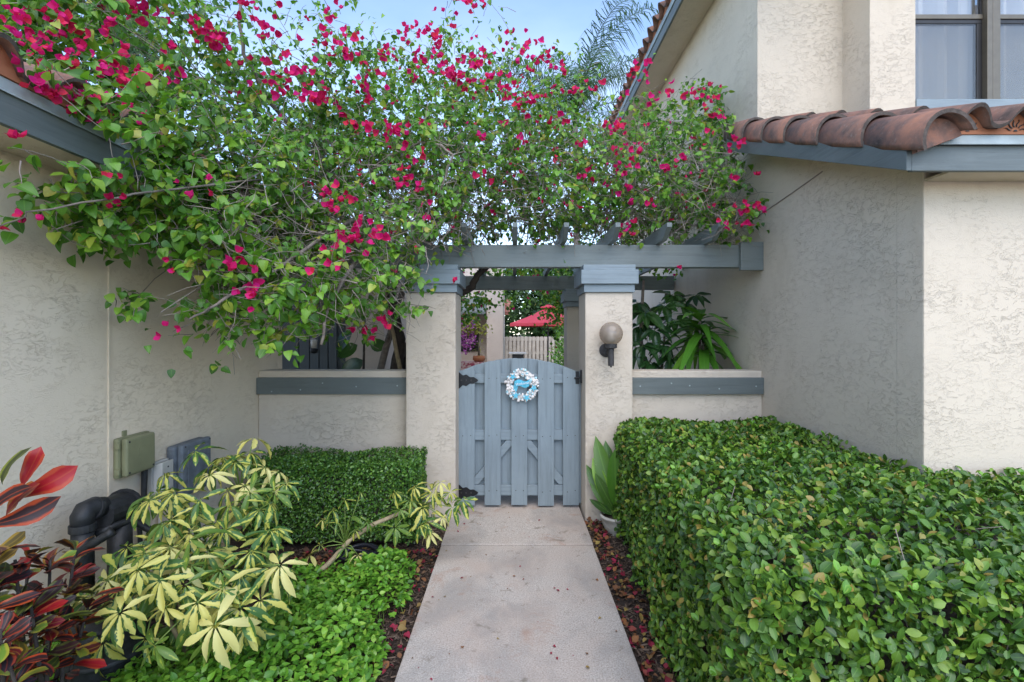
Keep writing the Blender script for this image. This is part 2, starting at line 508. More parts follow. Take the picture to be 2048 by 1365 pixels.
path = empty('path', (0.02, 2.2, -0.05)); path['kind'] = 'structure'
MB().box(-0.517, 0.563, -1.2, 3.430, -0.05, 0.0).build('slab', M['concrete'], path, 0.008)
MB().box(-0.521, 0.566, 3.445, 4.75, -0.05, 0.002).build('slab', M['concrete'], path, 0.008)
tag(MB().box(-14, 14, -60, -1.21, -0.05, -0.012).build('bounce_slab', M['concrete']), kind='structure')  # unseen concrete slab added behind the camera to bounce light onto the walls
tag(MB().box(-1.44, 2.05, 4.76, 17.0, -0.05, -0.006).build('courtyard_paving', M['concrete']), kind='structure')

# ------------------------------------------------------------------ roof tiles
def s_profile(n=14, pitch=0.225, h=0.075):
    """cross-section of a one-piece S tile: barrel then pan, as (u, z)"""
    pts = []
    for i in range(n + 1):
        u = i / n
        if u < 0.62:
            z = h * math.sin(math.pi * u / 0.62) ** 0.8
        else:
            z = -0.018 * math.sin(math.pi * (u - 0.62) / 0.38)
        pts.append((u * pitch, z))
    return pts
TILE_MESH = {}
def s_tile_mesh(pitch, length, h):
    key = (pitch, length, h)
    if key in TILE_MESH: return TILE_MESH[key]
    prof = s_profile(14, pitch, h); th = 0.017
    vs, fs, mi = [], [], []
    n = len(prof)
    for yy, dz, s in ((0.0, 0.014, 1.0), (length, -0.006, 0.96)):
        for u, z in prof: vs.append((u * s, yy, z * s + dz))
        for u, z in prof: vs.append((u * s, yy, z * s + dz - th))
    for i in range(n - 1):
        fs.append((i, i + 1, 2 * n + i + 1, 2 * n + i)); mi.append(0)
        fs.append((n + i + 1, n + i, 3 * n + i, 3 * n + i + 1)); mi.append(0)
        fs.append((i + 1, i, n + i, n + i + 1)); mi.append(1)
        fs.append((2 * n + i, 2 * n + i + 1, 3 * n + i + 1, 3 * n + i)); mi.append(0)
    fs.append((0, 2 * n, 3 * n, n)); mi.append(0)
    fs.append((n - 1, 2 * n - 1, 4 * n - 1, 3 * n - 1)); mi.append(0)
    me = bpy.data.meshes.new('tile')
    me.from_pydata(vs, [], fs)
    me.materials.append(M['tile']); me.materials.append(M['tile_edge'])
    me.polygons.foreach_set('material_index', mi)
    me.polygons.foreach_set('use_smooth', [m == 0 for m in mi])
    TILE_MESH[key] = me
    return me

def tile_rows(parent, origin, along, up, count, courses, pitch, h=0.075, length=0.40, expose=0.34):
    """courses of S tiles; along = direction of the eave, up = direction up the slope"""
    me = s_tile_mesh(pitch, length, h)
    along, up = Vector(along).normalized(), Vector(up).normalized()
    nz = along.cross(up)
    if nz.z < 0: nz = -nz
    base = wloc(parent)
    for c in range(courses):
        for k in range(count):
            o = bpy.data.objects.new('tile', me)
            p = Vector(origin) + along * (k * pitch) + up * (c * expose) + nz * (0.004 * random.random())
            m3 = Matrix((along, up, nz)).transposed().to_4x4()
            o.matrix_local = Matrix.Translation(p - base) @ m3 @ Matrix.Rotation(R(random.uniform(-0.8, 0.8)), 4, 'Z')
            COL.objects.link(o); o.parent = parent

def closures(parent, origin, along, out, count, pitch, h=0.075, rays=True):
    """terracotta plates that stop the barrel ends along an eave, each pierced by a sunburst"""
    along, out = Vector(along).normalized(), Vector(out).normalized()
    up = Vector((0, 0, 1))
    for k in range(count):
        o0 = Vector(origin) + along * (k * pitch)
        prof = [(u, max(z, -0.010) + 0.002) for u, z in s_profile(14, pitch, h)]
        poly = [o0 + along * u + up * z for u, z in prof] + [o0 + along * (pitch * 0.999) - up * 0.032, o0 - up * 0.032]
        cl = MB().prism(poly, out * -0.012).build('closure', M['closure'], parent)
        if rays:
            b = MB()
            c = o0 + along * (pitch * 0.31) - up * 0.020 + out * 0.0035
            b.prism([c + along * (0.009 * math.cos(a)) + up * (0.008 * math.sin(a)) for a in [i * math.pi / 6 for i in range(7)]], out * -0.002)
            for i in range(6):
                a = R(18 + i * 29)
                r0, r1 = 0.020, (0.058 if 0 < i < 5 else 0.05)
                pts = []
                for j in range(5):
                    t = j / 4; r = r0 + (r1 - r0) * t
                    aa = a + 0.10 * math.sin(t * 6.0)
                    pts.append(c + along * (r * math.cos(aa) * 1.05) + up * (r * math.sin(aa)))
                b.tube(pts, [0.0020, 0.0026, 0.0026, 0.002, 0.001], 4)
            b.build('sunburst_hole', M['dark_frame'], cl)

# ================================================================== left house
lh = empty('house', (-3.2, 2.0, -0.05), 'cream stucco single storey house with grey eave under the bougainvillea', 'house')
# walls: side wall along the bed, then the recess with the plank door
MB().box(XL - 0.2, XL, -2.2, 4.51, -0.05, 2.62).build('wall', M['stucco_left'], lh, 0.006)
MB().box(-4.2, XL - 0.2, 4.40, 4.51, -0.05, 2.62).build('wall', M['stucco_left'], lh)
MB().box(-2.75, -1.45, 5.40, 5.55, -0.05, 2.5).build('wall', M['stucco_far'], lh, 0.01)
MB().box(-1.60, -1.452, 5.55, 10.0, -0.05, 2.5).build('wall', M['stucco_far'], lh)
MB().box(XL, XL + 0.005, 2.571, 2.583, 0.60, 2.25).build('control_joint', M['stucco_left'], lh)
# eave
XF = -1.86
MB().box(XF - 0.025, XF, -2.0, 4.62, 2.265, 2.39).build('fascia', M['eave_y'], lh, 0.003)
MB().box(XL + 0.001, XF - 0.026, -2.0, 4.60, 2.275, 2.29).build('soffit', M['stucco_left'], lh)
b = MB()
b.prism([(XF + 0.0012, -2.0, 2.432), (XF + 0.0012, -2.0, 2.385), (XF + 0.012, -2.0, 2.380), (XF + 0.012, -2.0, 2.384), (XF + 0.004, -2.0, 2.390), (XF + 0.004, -2.0, 2.432)], (0, 6.62, 0))
b.build('drip_edge', M['drip'], lh)
roof_l = MB().prism([(XF + 0.002, -2.0, 2.435), (XF - 2.6, -2.0, 2.435 + 2.6 * 0.36), (XF - 2.6, -2.0, 2.38 + 2.6 * 0.36), (XF + 0.002, -2.0, 2.434 - 0.012)], (0, 6.62, 0)).build('roof', M['tile_edge'], lh)
PL = 0.30
tile_rows(roof_l, (XF + 0.035, 0.90 + 12 * PL, 2.452), (0, -1, 0), (-1, 0, 0.36), 13, 2, PL, 0.095)
closures(roof_l, (XF + 0.010, 0.90 + 12 * PL, 2.468), (0, -1, 0), (1, 0, 0), 13, PL, 0.085, rays=False)
for k in range(12):
    c = Vector((XF + 0.0125, 0.90 + (k + 0.69) * PL, 2.436))
    MB().lathe([(0.0001, 0.0), (0.011, 0.0), (0.011, -0.002), (0.0001, -0.002)], c, 10, 'X').build('weep_hole', M['dark_frame'], roof_l)

# plank door in the recess, its boards side by side
door = MB().box(-2.62, -1.88, 5.362, 5.398, 0.0, 2.2).build('door', M['dark_paint'], lh)
x0 = P(566, 0, 5.33).x
for i, w in enumerate([0.175, 0.118, 0.105, 0.10, 0.098]):
    zz = 0.02 if i == 0 else (1.06 + 0.012 * i)
    MB().box(x0 + 0.004, x0 + w - 0.006, 5.330, 5.361, zz, 2.16).build('board', M['dark_paint'], door, 0.004)
    x0 += w
# wall light beside the door
lc = Vector((P(628, 0, 5.2).x, 5.2, 1.5 - 25 / FPX * 5.2))
wl = empty('porch_lantern', lc, 'small dark lantern hanging before the dark plank door', 'lantern')
MB().lathe([(0.001, 0.075), (0.035, 0.07), (0.03, -0.02), (0.001, -0.022)], lc, 12).build('lantern_glass', M['palebox'], wl, smooth=True)
MB().lathe([(0.001, -0.023), (0.045, -0.03), (0.035, -0.07), (0.001, -0.08)], lc, 12).build('lantern_cup', M['black_metal'], wl, smooth=True)
MB().tube([lc + Vector((0, 0, 0.07)), lc + Vector((0, 0.06, 0.14)), lc + Vector((0, 0.128, 0.14))], 0.008, 6).build('bracket', M['black_metal'], wl)

# ================================================================== right house
rh = empty('house', (3.2, 3.6, -0.05), 'pale stucco two storey house with terracotta skirt roof and upper window', 'house')
YW = 2.47                        # front wall of the lower storey
YU, YU2 = 4.16, 3.84             # upper storey: set back, with a bay in front
MB().prism([(XR, YW + 0.003, -0.05), (XR, 9.5, -0.05), (XR, 9.5, 3.12), (XR, YU, 3.12), (XR, YW + 0.003, 2.40)], (0.2, 0, 0)).build('wall', M['stucco_right'], rh)
MB().box(XR - 0.0015, 6.0, YW, YW + 0.18, -0.05, 2.38).build('wall', M['stucco_right'], rh, 0.008)
up = empty('upper_storey', (3.4, 5.2, 3.0)); up.parent = rh; up.location = Vector((3.4, 5.2, 3.0)) - Vector(rh.location)
MB().box(XR + 0.0015, XR + 0.2, YU + 0.15, 9.5, 3.1, 5.05).build('wall', M['stucco_right'], up)
MB().box(XR, 2.87, YU, YU + 0.2, 3.1215, 5.05).build('wall', M['stucco_right'], up, 0.006)
WX0, WX1, WZ0, WZ1 = 3.19, 4.95, 3.36, 4.75
b = MB(); b.box(2.826, WX0, YU2, YU2 + 0.5, 2.7, 5.05); b.build('wall', M['stucco_right'], up, 0.006)
b = MB(); b.box(WX0, 6.0, YU2 + 0.002, YU2 + 0.18, 2.7, WZ0 - 0.12); b.build('wall', M['stucco_right'], up)
b = MB(); b.box(WX0, 6.0, YU2 + 0.002, YU2 + 0.18, WZ1, 5.05); b.build('wall', M['stucco_right'], up)
b = MB(); b.box(WX1, 6.0, YU2 + 0.002, YU2 + 0.18, WZ0 - 0.12, WZ1); b.build('wall', M['stucco_right'], up)

# window
wn_ = empty('window', (4.0, YU2, WZ0)); wn_.parent = rh; wn_.location = Vector((4.0, YU2, WZ0)) - Vector(rh.location)
MB().box(WX0, WX1, YU2 - 0.012, YU2 + 0.16, WZ0 - 0.119, WZ0 - 0.001).build('sill', M['sill'], wn_, 0.004)
fx = [WX0 + 0.001, 3.815, 3.885, 4.52, 4.60]
yF = YU2 + 0.05
def frame_bar(x0, x1, z0, z1, y0=yF, y1=yF + 0.045, m='bronze', nm='frame'):
    MB().box(x0, x1, y0, y1, z0, z1).build(nm, M[m], wn_, 0.003)
frame_bar(3.775, 3.818, WZ0, WZ1, yF - 0.035, yF + 0.05, nm='mullion')
frame_bar(3.824, 3.885, WZ0, WZ1, yF - 0.030, yF + 0.05, nm='mullion')
frame_bar(4.52, 4.60, WZ0, WZ1, yF - 0.030, yF + 0.05, nm='mullion')
ZR = 4.053
for a, c in ((WX0 + 0.001, 3.774), (3.886, 4.519)):
    frame_bar(a, c, ZR - 0.018, ZR + 0.018, yF, yF + 0.045, 'bronze', 'meeting_rail')
    frame_bar(a, c, ZR - 0.052, ZR - 0.019, yF + 0.008, yF + 0.04, 'dark_frame', 'sash_rail')
    frame_bar(a, c, WZ0 + 0.001, WZ0 + 0.028, yF + 0.008, yF + 0.04, 'dark_frame', 'sash_rail')
    frame_bar(c - 0.042, c, WZ0 + 0.029, ZR - 0.053, yF + 0.008, yF + 0.04, 'dark_frame', 'sash_stile')
    frame_bar(a, a + 0.02, WZ0 + 0.029, ZR - 0.053, yF + 0.008, yF + 0.04, 'dark_frame', 'sash_stile')
    frame_bar(c - 0.012, c, ZR + 0.02, WZ1, yF + 0.008, yF + 0.04, 'dark_frame', 'sash_stile')
    MB().box(a + 0.021, c - 0.043, yF + 0.012, yF + 0.014, WZ0 + 0.029, ZR - 0.053).build('screen', M['screen'], wn_)
    MB().box(a + 0.021, c - 0.043, yF + 0.024, yF + 0.028, WZ0 + 0.029, ZR - 0.053).build('pane', M['pane'], wn_)
    MB().box(a + 0.001, c - 0.013, yF + 0.030, yF + 0.034, ZR + 0.02, WZ1).build('pane', M['pane'], wn_)
    x = a + 0.005; i = 0
    while x < c - 0.02:                      # vertical blind: overlapping vanes set at an angle
        ang = R(38 + 36 * math.sin(i * 2.3)); w = 0.089
        p0 = Vector((x, yF + 0.135, WZ0 - 0.02)); dx = Vector((math.cos(ang), math.sin(ang) * (-1), 0)) * w
        mid = p0 + dx * 0.5 + Vector((0, -0.006, 0))
        MB().prism([p0, mid, p0 + dx, p0 + dx + Vector((0, 0.0015, 0)), mid + Vector((0, 0.0015, 0)), p0 + Vector((0, 0.0015, 0))], (0, 0, 1.4)).build('blind_vane', M['blind'], wn_)
        x += 0.066; i += 1
b = MB(); b.box(WX0 - 0.05, 6.0, YU2 + 1.6, YU2 + 1.62, 2.6, 5.2); b.build('room_wall', M['interior'], up)

# skirt roof: plane, fascias, drip edge, S tiles and the big barrel tiles of the rake
YE, XK, SL = 2.28, 1.85, 0.425
ZFB = 2.269
sk = MB().prism([(XK + 0.03, YE + 0.03, ZFB + 0.135), (XK + 0.03, YU + 0.1, ZFB + 0.135 + SL * (YU + 0.07 - YE)),
                 (XK + 0.03, YU + 0.1, ZFB + 0.09 + SL * (YU + 0.07 - YE)), (XK + 0.03, YE + 0.03, ZFB + 0.09)], (4.1, 0, 0)).build('roof', M['tile_edge'], rh)
MB().box(XK + 0.026, 6.0, YE, YE + 0.025, ZFB, ZFB + 0.122).build('fascia', M['eave_x'], rh, 0.003)
MB().prism([(XK, YE - 0.001, ZFB), (XK, YU + 0.05, ZFB + SL * (YU + 0.05 - YE)), (XK, YU + 0.05, ZFB + 0.132 + SL * (YU + 0.05 - YE)), (XK, YE - 0.001, ZFB + 0.132)], (0.025, 0, 0)).build('rake_board', M['eave_y'], rh, 0.003)
MB().prism([(XK + 0.026, YE + 0.026, ZFB + 0.008), (XR - 0.001, YE + 0.026, ZFB + 0.008), (XR - 0.001, YU, ZFB + 0.008 + SL * (YU - YE)), (XK + 0.026, YU, ZFB + 0.008 + SL * (YU - YE))], (0, 0, 0.012)).build('soffit', M['stucco_right'], rh)
MB().box(XR + 0.001, 6.0, YE + 0.026, YW, ZFB + 0.008, ZFB + 0.02).build('soffit', M['stucco_right'], rh)
MB().prism([(XK + 0.0262, YE - 0.0015, ZFB + 0.168), (XK + 0.0262, YE - 0.012, ZFB + 0.122), (XK + 0.0262, YE - 0.020, ZFB + 0.116), (XK + 0.0262, YE - 0.021, ZFB + 0.119), (XK + 0.0262, YE - 0.005, ZFB + 0.168)], (4.1, 0, 0)).build('drip_edge', M['drip'], rh)
PT = 0.225
tile_rows(sk, (XK + 0.205, YE - 0.055, ZFB + 0.197), (1, 0, 0), (0, 1, SL), 14, 5, PT, 0.075)
closures(sk, (XK + 0.205, YE - 0.012, ZFB + 0.199), (1, 0, 0), (0, -1, 0), 14, PT, 0.066)
edges = [2.17, 2.56, 2.94, 3.30, 3.60, 3.90, 4.22]
for i in range(6):
    ya, yb = edges[i], edges[i + 1] + 0.06
    vs, fs, mi = [], [], []
    seg = 14
    for yy, s, lift in ((ya, 1.0, 0.020), (yb, 0.86, 0.0)):
        zc = ZFB + 0.125 + SL * (yy - YE) + lift
        for rr in (1.0, 0.87):
            for k in range(seg + 1):
                a = math.pi * (1.10 - 0.98 * k / seg)
                vs.append((XK + 0.112 + math.cos(a) * 0.128 * s * rr, yy, zc + math.sin(a) * 0.146 * s * rr))
    n = seg + 1
    for k in range(seg):
        fs += [(k, k + 1, 2 * n + k + 1, 2 * n + k), (n + k + 1, n + k, 3 * n + k, 3 * n + k + 1), (k + 1, k, n + k, n + k + 1), (2 * n + k, 2 * n + k + 1, 3 * n + k + 1, 3 * n + k)]
        mi += [0, 0, 1, 0]
    fs += [(0, 2 * n, 3 * n, n), (seg, n + seg, 3 * n + seg, 2 * n + seg)]; mi += [0, 0]
    me = bpy.data.meshes.new('barrel_tile'); o = wloc(sk)
    me.from_pydata([tuple(Vector(v) - o) for v in vs], [], fs)
    me.materials.append(M['tile']); me.materials.append(M['tile_edge'])
    me.polygons.foreach_set('material_index', mi); me.polygons.foreach_set('use_smooth', [m == 0 for m in mi])
    ob = bpy.data.objects.new('barrel_tile', me); COL.objects.link(ob); ob.parent = sk

MB().prism([(XK + 0.112 + math.cos(math.pi * (1.08 - 0.96 * k / 14)) * 0.108, 2.225, ZFB + 0.125 + SL * (2.17 - YE) + 0.02 + math.sin(math.pi * (1.08 - 0.96 * k / 14)) * 0.124) for k in range(15)], (0, 0.03, 0)).build('mortar_stop', M['tile'], sk)
# upper eave along the side wall
XE, ZE = 1.745, 4.98
MB().box(XE, XE + 0.025, 3.0, 9.9, ZE, ZE + 0.14).build('fascia', M['eave_y'], rh, 0.003)
MB().box(XE + 0.026, XR + 0.15, 3.0, 9.9, ZE + 0.012, ZE + 0.03).build('soffit', M['stucco_right'], rh)
MB().box(XE - 0.012, XE - 0.001, 3.0, 9.9, ZE + 0.12, ZE + 0.19).build('drip_edge', M['drip'], rh)
ur = MB().prism([(XE, 3.0, ZE + 0.19), (XE + 2.5, 3.0, ZE + 0.19 + 1.1), (XE + 2.5, 3.0, ZE + 0.14 + 1.1), (XE, 3.0, ZE + 0.15)], (0, 6.9, 0)).build('roof', M['tile_edge'], rh)
tile_rows(ur, (XE - 0.05, 3.0, ZE + 0.215), (0, 1, 0), (1, 0, 0.44), 30, 1, 0.225, 0.09)
closures(ur, (XE - 0.008, 3.0, ZE + 0.218), (0, 1, 0), (-1, 0, 0), 30, 0.225, 0.08, rays=False)
# thin cable pinned to the side wall
MB().tube([(XR - 0.004, 3.28, 2.60), (XR - 0.004, 3.62, 2.56), (XR - 0.004, 4.2, 2.50)], 0.004, 5).build('cable', M['twig'], rh)

# ================================================================== gateway: pillars, garden walls, pergola, gate
def cap_tier(x0, x1, y0, y1, z0, z1, parent, name):
    MB().box(x0, x1, y0, y1, z0, z1).build(name, M['gate_x'], parent, 0.004)
def pillar(name, x0, x1, y0, depth, ztop, label):
    p = empty(name, ((x0 + x1) / 2, y0 + depth / 2, -0.05), label, 'pillar', 'stucco pillars of the gateway')
    MB().box(x0, x1, y0, y0 + depth, -0.05, ztop - 0.225).build('shaft', M['stucco_pillar'], p, 0.012)
    cap = MB().box(x0 - 0.012, x1 + 0.012, y0 - 0.02, y0 + depth + 0.02, ztop - 0.225, ztop - 0.16).build('cap_band', M['gate_x'], p, 0.004)
    MB().box(x0 - 0.038, x1 + 0.038, y0 - 0.045, y0 + depth + 0.045, ztop - 0.1585, ztop - 0.045).build('cap_block', M['gate_x'], p, 0.004)
    MB().box(x0 - 0.018, x1 + 0.018, y0 - 0.026, y0 + depth + 0.026, ztop - 0.0435, ztop - 0.001).build('cap_top', M['gate_x'], p, 0.004)
    return p
ZC = 2.063
pillar('gate_pillar', -0.884, -0.476, YP, 0.40, ZC, 'cream stucco gate pillar on the hinge side of the blue gate')
pillar('gate_pillar', 0.582, 0.970, YP, 0.40, ZC, 'cream stucco gate pillar carrying the globe lamp')
pillar('gate_pillar', 0.667, 1.06, 6.12, 0.36, ZC + 0.005, 'shaded stucco pillar at the back of the pergola behind the gate')

def garden_wall(x0, x1, label):
    w = empty('garden_wall', ((x0 + x1) / 2, 4.16, -0.05), label, 'wall')
    MB().box(x0, x1, 4.08, 4.27, -0.05, 1.188).build('wall', M['stucco_pillar'], w, 0.012)
    tb = MB().box(x0 + 0.001, x1 - 0.001, 4.045, 4.0795, 0.992, 1.132).build('trim_board', M['eave_x'], w, 0.005)
    for k in range(5):
        c = Vector((x0 + (k + 0.5) * (x1 - x0) / 5 + random.uniform(-0.08, 0.08), 4.0445, 1.06 + random.uniform(-0.045, 0.045)))
        MB().lathe([(0.0001, -0.002), (0.006, -0.002), (0.006, 0.001)], c, 8, 'Y').build('nail', M['drip'], tb)
    return w
garden_wall(XL + 0.001, -0.8855, 'low stucco garden wall with grey board beside the dark plank door')
garden_wall(0.9715, XR - 0.001, 'low stucco garden wall with grey board before the strap leaved plants')

pg = empty('pergola', (0.3, 5.2, ZC), 'grey painted timber pergola over the gateway carrying the bougainvillea', 'pergola')
MB().box(-2.10, 2.0, 4.105, 4.195, ZC + 0.002, 2.256).build('beam', M['paint_x'], pg, 0.006)
MB().box(-1.40, 2.08, 6.27, 6.35, ZC + 0.008, 2.25).build('beam', M['paint_x'], pg, 0.006)
MB().box(1.905, 2.0935, 4.055, 4.10, ZC - 0.028, 2.27).build('ledger_block', M['paint_x'], pg, 0.004)
for k in range(-5, 5):
    x = 0.0 + 0.405 * k - 0.012
    if x > 2.05: continue
    z0, z1 = 2.2575, 2.375
    MB().prism([(x, 3.80, z1), (x, 3.80, z1 - 0.035), (x, 3.93, z0), (x, 6.62, z0), (x, 6.62, z1)], (0.040, 0, 0)).build('rafter', M['paint_y'], pg, 0.003)

# gate
gt = empty('gate', (0.03, 4.2, 0.0), 'blue grey arched board gate with black strap hinge and shell wreath', 'gate')
YG = 4.16
def arch(x):
    c, hw = 0.035, 0.535
    return 1.287 - 0.125 * ((x - c) / hw) ** 2
def gx(px): return P(px, 0, YG).x
def gz(py): return P(0, py, YG).z
def board(x0, x1, y0, y1, zb, nm='board', m='gate_z'):
    n = 5
    top = [(x0 + (x1 - x0) * i / n, y0, arch(x0 + (x1 - x0) * i / n)) for i in range(n + 1)]
    return MB().prism([(x0, y0, zb)] + [(x1, y0, zb)] + top[::-1], (0, y1 - y0, 0)).build(nm, M[m], gt, 0.003)
fr = [(916, 949.5), (969, 1001.5), (1022.7, 1054.5), (1076, 1108), (1126, 1158)]
for a, c in fr:
    bd = board(gx(a), gx(c), YG, YG + 0.019, 0.022 + random.uniform(-0.004, 0.004))
    for py in (757, 872, 983):
        for s in (0.28, 0.76):
            px = a + (c - a) * s
            if py == 757 and 1000 < px < 1080: continue
            q = Vector((gx(px), YG - 0.0015, gz(py) + random.uniform(-0.008, 0.008)))
            MB().lathe([(0.0001, -0.0006), (0.004, -0.0006), (0.004, 0.001)], q, 8, 'Y').build('nail', M['nail'], bd)
for a, c in [(937, 982), (990, 1034), (1043, 1087), (1096, 1138)]:
    board(gx(a), gx(c), YG + 0.060, YG + 0.079, 0.085)
for ya, yb in ((748.5, 767), (861, 881.5), (972, 992.6)):
    MB().box(gx(917), gx(1157), YG + 0.0205, YG + 0.0585, gz(yb), gz(ya)).build('rail', M['gate_x'], gt, 0.003)
yb_ = YG + 0.022
for s in (0, 1):
    f = (lambda px: gx(px)) if s == 0 else (lambda px: gx(2074 - px))
    pts = [(f(936), yb_, gz(971)), (f(956), yb_, gz(971)), (f(1032), yb_, gz(882.5)), (f(1012), yb_, gz(882.5))]
    MB().prism(pts, (0, 0.034, 0)).build('brace', M['gate_x'], gt, 0.003)
gp = [(-0.5325, -0.4775), (0.5375, 0.5805)]
for i, (a, c) in enumerate(gp):
    jb = empty('gate_post', ((a + c) / 2, 4.2, 0.0), ['slim blue grey timber post on the strap hinge side of the gate', 'slim blue grey timber post on the latch side of the gate'][i], 'post', 'timber posts either side of the gate')
    if i == 0: a, c = -0.4755, -0.4755 - 0.058; a, c = c, a
    q = MB().box(-0.4755, -0.452, YG + 0.002, YG + 0.09, 0.03, 1.18) if i == 0 else MB().box(0.552, 0.5815, YG + 0.03, YG + 0.12, 0.03, 1.17)
    q.build('post', M['gate_z'], jb, 0.004)
    (MB().box(-0.534, -0.4775, 4.352, 4.40, 0.03, 1.0) if i == 0 else MB().box(0.60, 0.66, 4.352, 4.40, 0.03, 1.0)).build('cleat', M['gate_z'], jb, 0.004)

def strap(z, length, name='strap_hinge'):
    x0 = gx(916) - 0.004
    h = 0.058
    out = []
    n = 26
    for i in range(n + 1):
        t = i / n
        w = h * (1 - t) ** 0.9 * 0.92 + 0.010
        w *= 1 + 0.16 * math.sin(t * 18)
        if t > 0.93: w = 0.010 * (1 - (t - 0.93) / 0.07) + 0.002
        out.append((x0 + length * t, w))
    yy = YG - 0.0045
    poly = [(x, yy, z + w) for x, w in out] + [(x, yy, z - w) for x, w in out[::-1]]
    hg = MB().prism(poly, (0, 0.004, 0)).build(name, M['black_metal'], gt)
    MB().tube([(x0 - 0.006, YG - 0.006, z - h), (x0 - 0.006, YG - 0.006, z + h)], 0.009, 10).build('knuckle', M['black_metal'], hg)
    for t in (0.18, 0.42, 0.66):
        MB().lathe([(0.0001, -0.003), (0.006, -0.002), (0.007, 0.001)], (x0 + length * t, yy - 0.0005, z), 10, 'Y').build('bolt', M['lamp_metal'], hg)
strap(gz(761), 0.178)
strap(gz(986), 0.178)
lt = MB().box(gx(1151), gx(1158), YG - 0.006, YG - 0.0005, gz(768), gz(743)).build('latch_plate', M['black_metal'], gt, 0.002)
MB().tube([(gx(1148), YG - 0.016, gz(756)), (gx(1168), YG - 0.016, gz(756))], 0.006, 8).build('latch_bolt', M['black_metal'], lt)
MB().box(gx(1159.5), gx(1166), YG - 0.03, YG - 0.002, gz(766), gz(740)).build('keeper', M['black_metal'], lt, 0.003)

# wreath of shells with a lettered ribbon
wc = P(1043, 771, YG - 0.018)
wr = empty('wreath', wc, 'small round wreath of white and aqua shells with ribbon lettered Welcome on gate', 'wreath')
def shells(n, mat, name, rr, sz, seed):
    rs = random.Random(seed); b = MB()
    for i in range(n):
        a = rs.uniform(0, 2 * math.pi); r = rs.uniform(*rr)
        c = wc + Vector((math.cos(a) * r, rs.uniform(-0.022, -0.004), math.sin(a) * r))
        s = rs.uniform(*sz); ax = Vector((rs.uniform(-1, 1), rs.uniform(-0.6, 0.1), rs.uniform(-1, 1))).normalized()
        w = ax.orthogonal().normalized(); u = ax.cross(w)
        vs, fs = [], []
        for j, (h, q) in enumerate(((-0.9, 0.15), (-0.3, 0.75), (0.35, 0.65), (0.95, 0.12))):
            for k in range(6):
                t = 2 * math.pi * k / 6
                vs.append(c + ax * (h * s) + (w * math.cos(t) + u * math.sin(t) * 0.7) * (q * s * (1 + 0.25 * (k % 2))))
        for j in range(3):
            for k in range(6):
                p, q2 = j * 6 + k, j * 6 + (k + 1) % 6
                fs.append((p, q2, q2 + 6, p + 6))
        b.add(vs, fs)
    return tag(b.build(name, M[mat], wr), kind='stuff')
shells(150, 'shell_white', 'white_shells', (0.076, 0.140), (0.009, 0.018), 3)
shells(50, 'pale_aqua', 'aqua_shells', (0.074, 0.140), (0.009, 0.018), 4)
MB().lathe([(0.092, -0.006), (0.112, -0.014), (0.132, -0.006), (0.112, 0.006), (0.092, -0.006)], wc + Vector((0, 0.006, 0)), 28, 'Y').build('ring', M['shell_white'], wr, smooth=True)
for cx, cz in ((-0.075, 0.075), (0.105, -0.02), (0.045, -0.105), (-0.05, -0.085)):     # starfish
    pts = []
    for i in range(10):
        r = 0.034 if i % 2 == 0 else 0.013
        a = i * math.pi / 5 + cx * 20
        pts.append(wc + Vector((cx + r * math.cos(a), -0.031, cz + r * math.sin(a))))
    MB().prism(pts, (0, 0.008, 0)).build('starfish', M['aqua'], wr)
rb = MB()
top, bot = [], []
for i in range(13):
    t = i / 12; x = -0.062 + 0.128 * t
    z = 0.004 + 0.013 * math.sin(t * 2 * math.pi) + 0.02 * t
    top.append(wc + Vector((x, -0.030 - 0.006 * math.sin(t * 9), z + 0.030))); bot.append(wc + Vector((x, -0.030 - 0.006 * math.sin(t * 9), z - 0.024)))
for i in range(12):
    rb.add([top[i], top[i + 1], bot[i + 1], bot[i], *(q + Vector((0, 0.004, 0)) for q in (top[i], top[i + 1], bot[i + 1], bot[i]))], [(0, 1, 2, 3), (4, 7, 6, 5), (0, 4, 5, 1), (3, 2, 6, 7)])
rb.add([wc + Vector(v) for v in ((-0.062, -0.026, 0.0), (-0.03, -0.026, -0.01), (-0.045, -0.026, -0.055), (-0.058, -0.026, -0.045), (-0.075, -0.026, -0.05))], [(0, 1, 2, 3, 4)])
rbo = rb.build('ribbon', M['aqua'], wr)
tc = bpy.data.curves.new('lettering', 'FONT'); tc.body = 'Welcome'; tc.size = 0.030; tc.align_x = 'CENTER'; tc.align_y = 'CENTER'; tc.extrude = 0.0006; tc.shear = 0.3
to = bpy.data.objects.new('tmp_text', tc); COL.objects.link(to)
bpy.context.view_layer.update()
tm = bpy.data.meshes.new_from_object(to.evaluated_get(bpy.context.evaluated_depsgraph_get()))
bpy.data.objects.remove(to)
tm.materials.clear(); tm.materials.append(M['white'])
lo = bpy.data.objects.new('lettering', tm); COL.objects.link(lo); lo.parent = rbo
lo.matrix_local = Matrix.Translation(Vector((0.004, -0.0385, 0.018))) @ Matrix.Rotation(R(-9), 4, 'Y') @ Matrix.Rotation(R(90), 4, 'X')

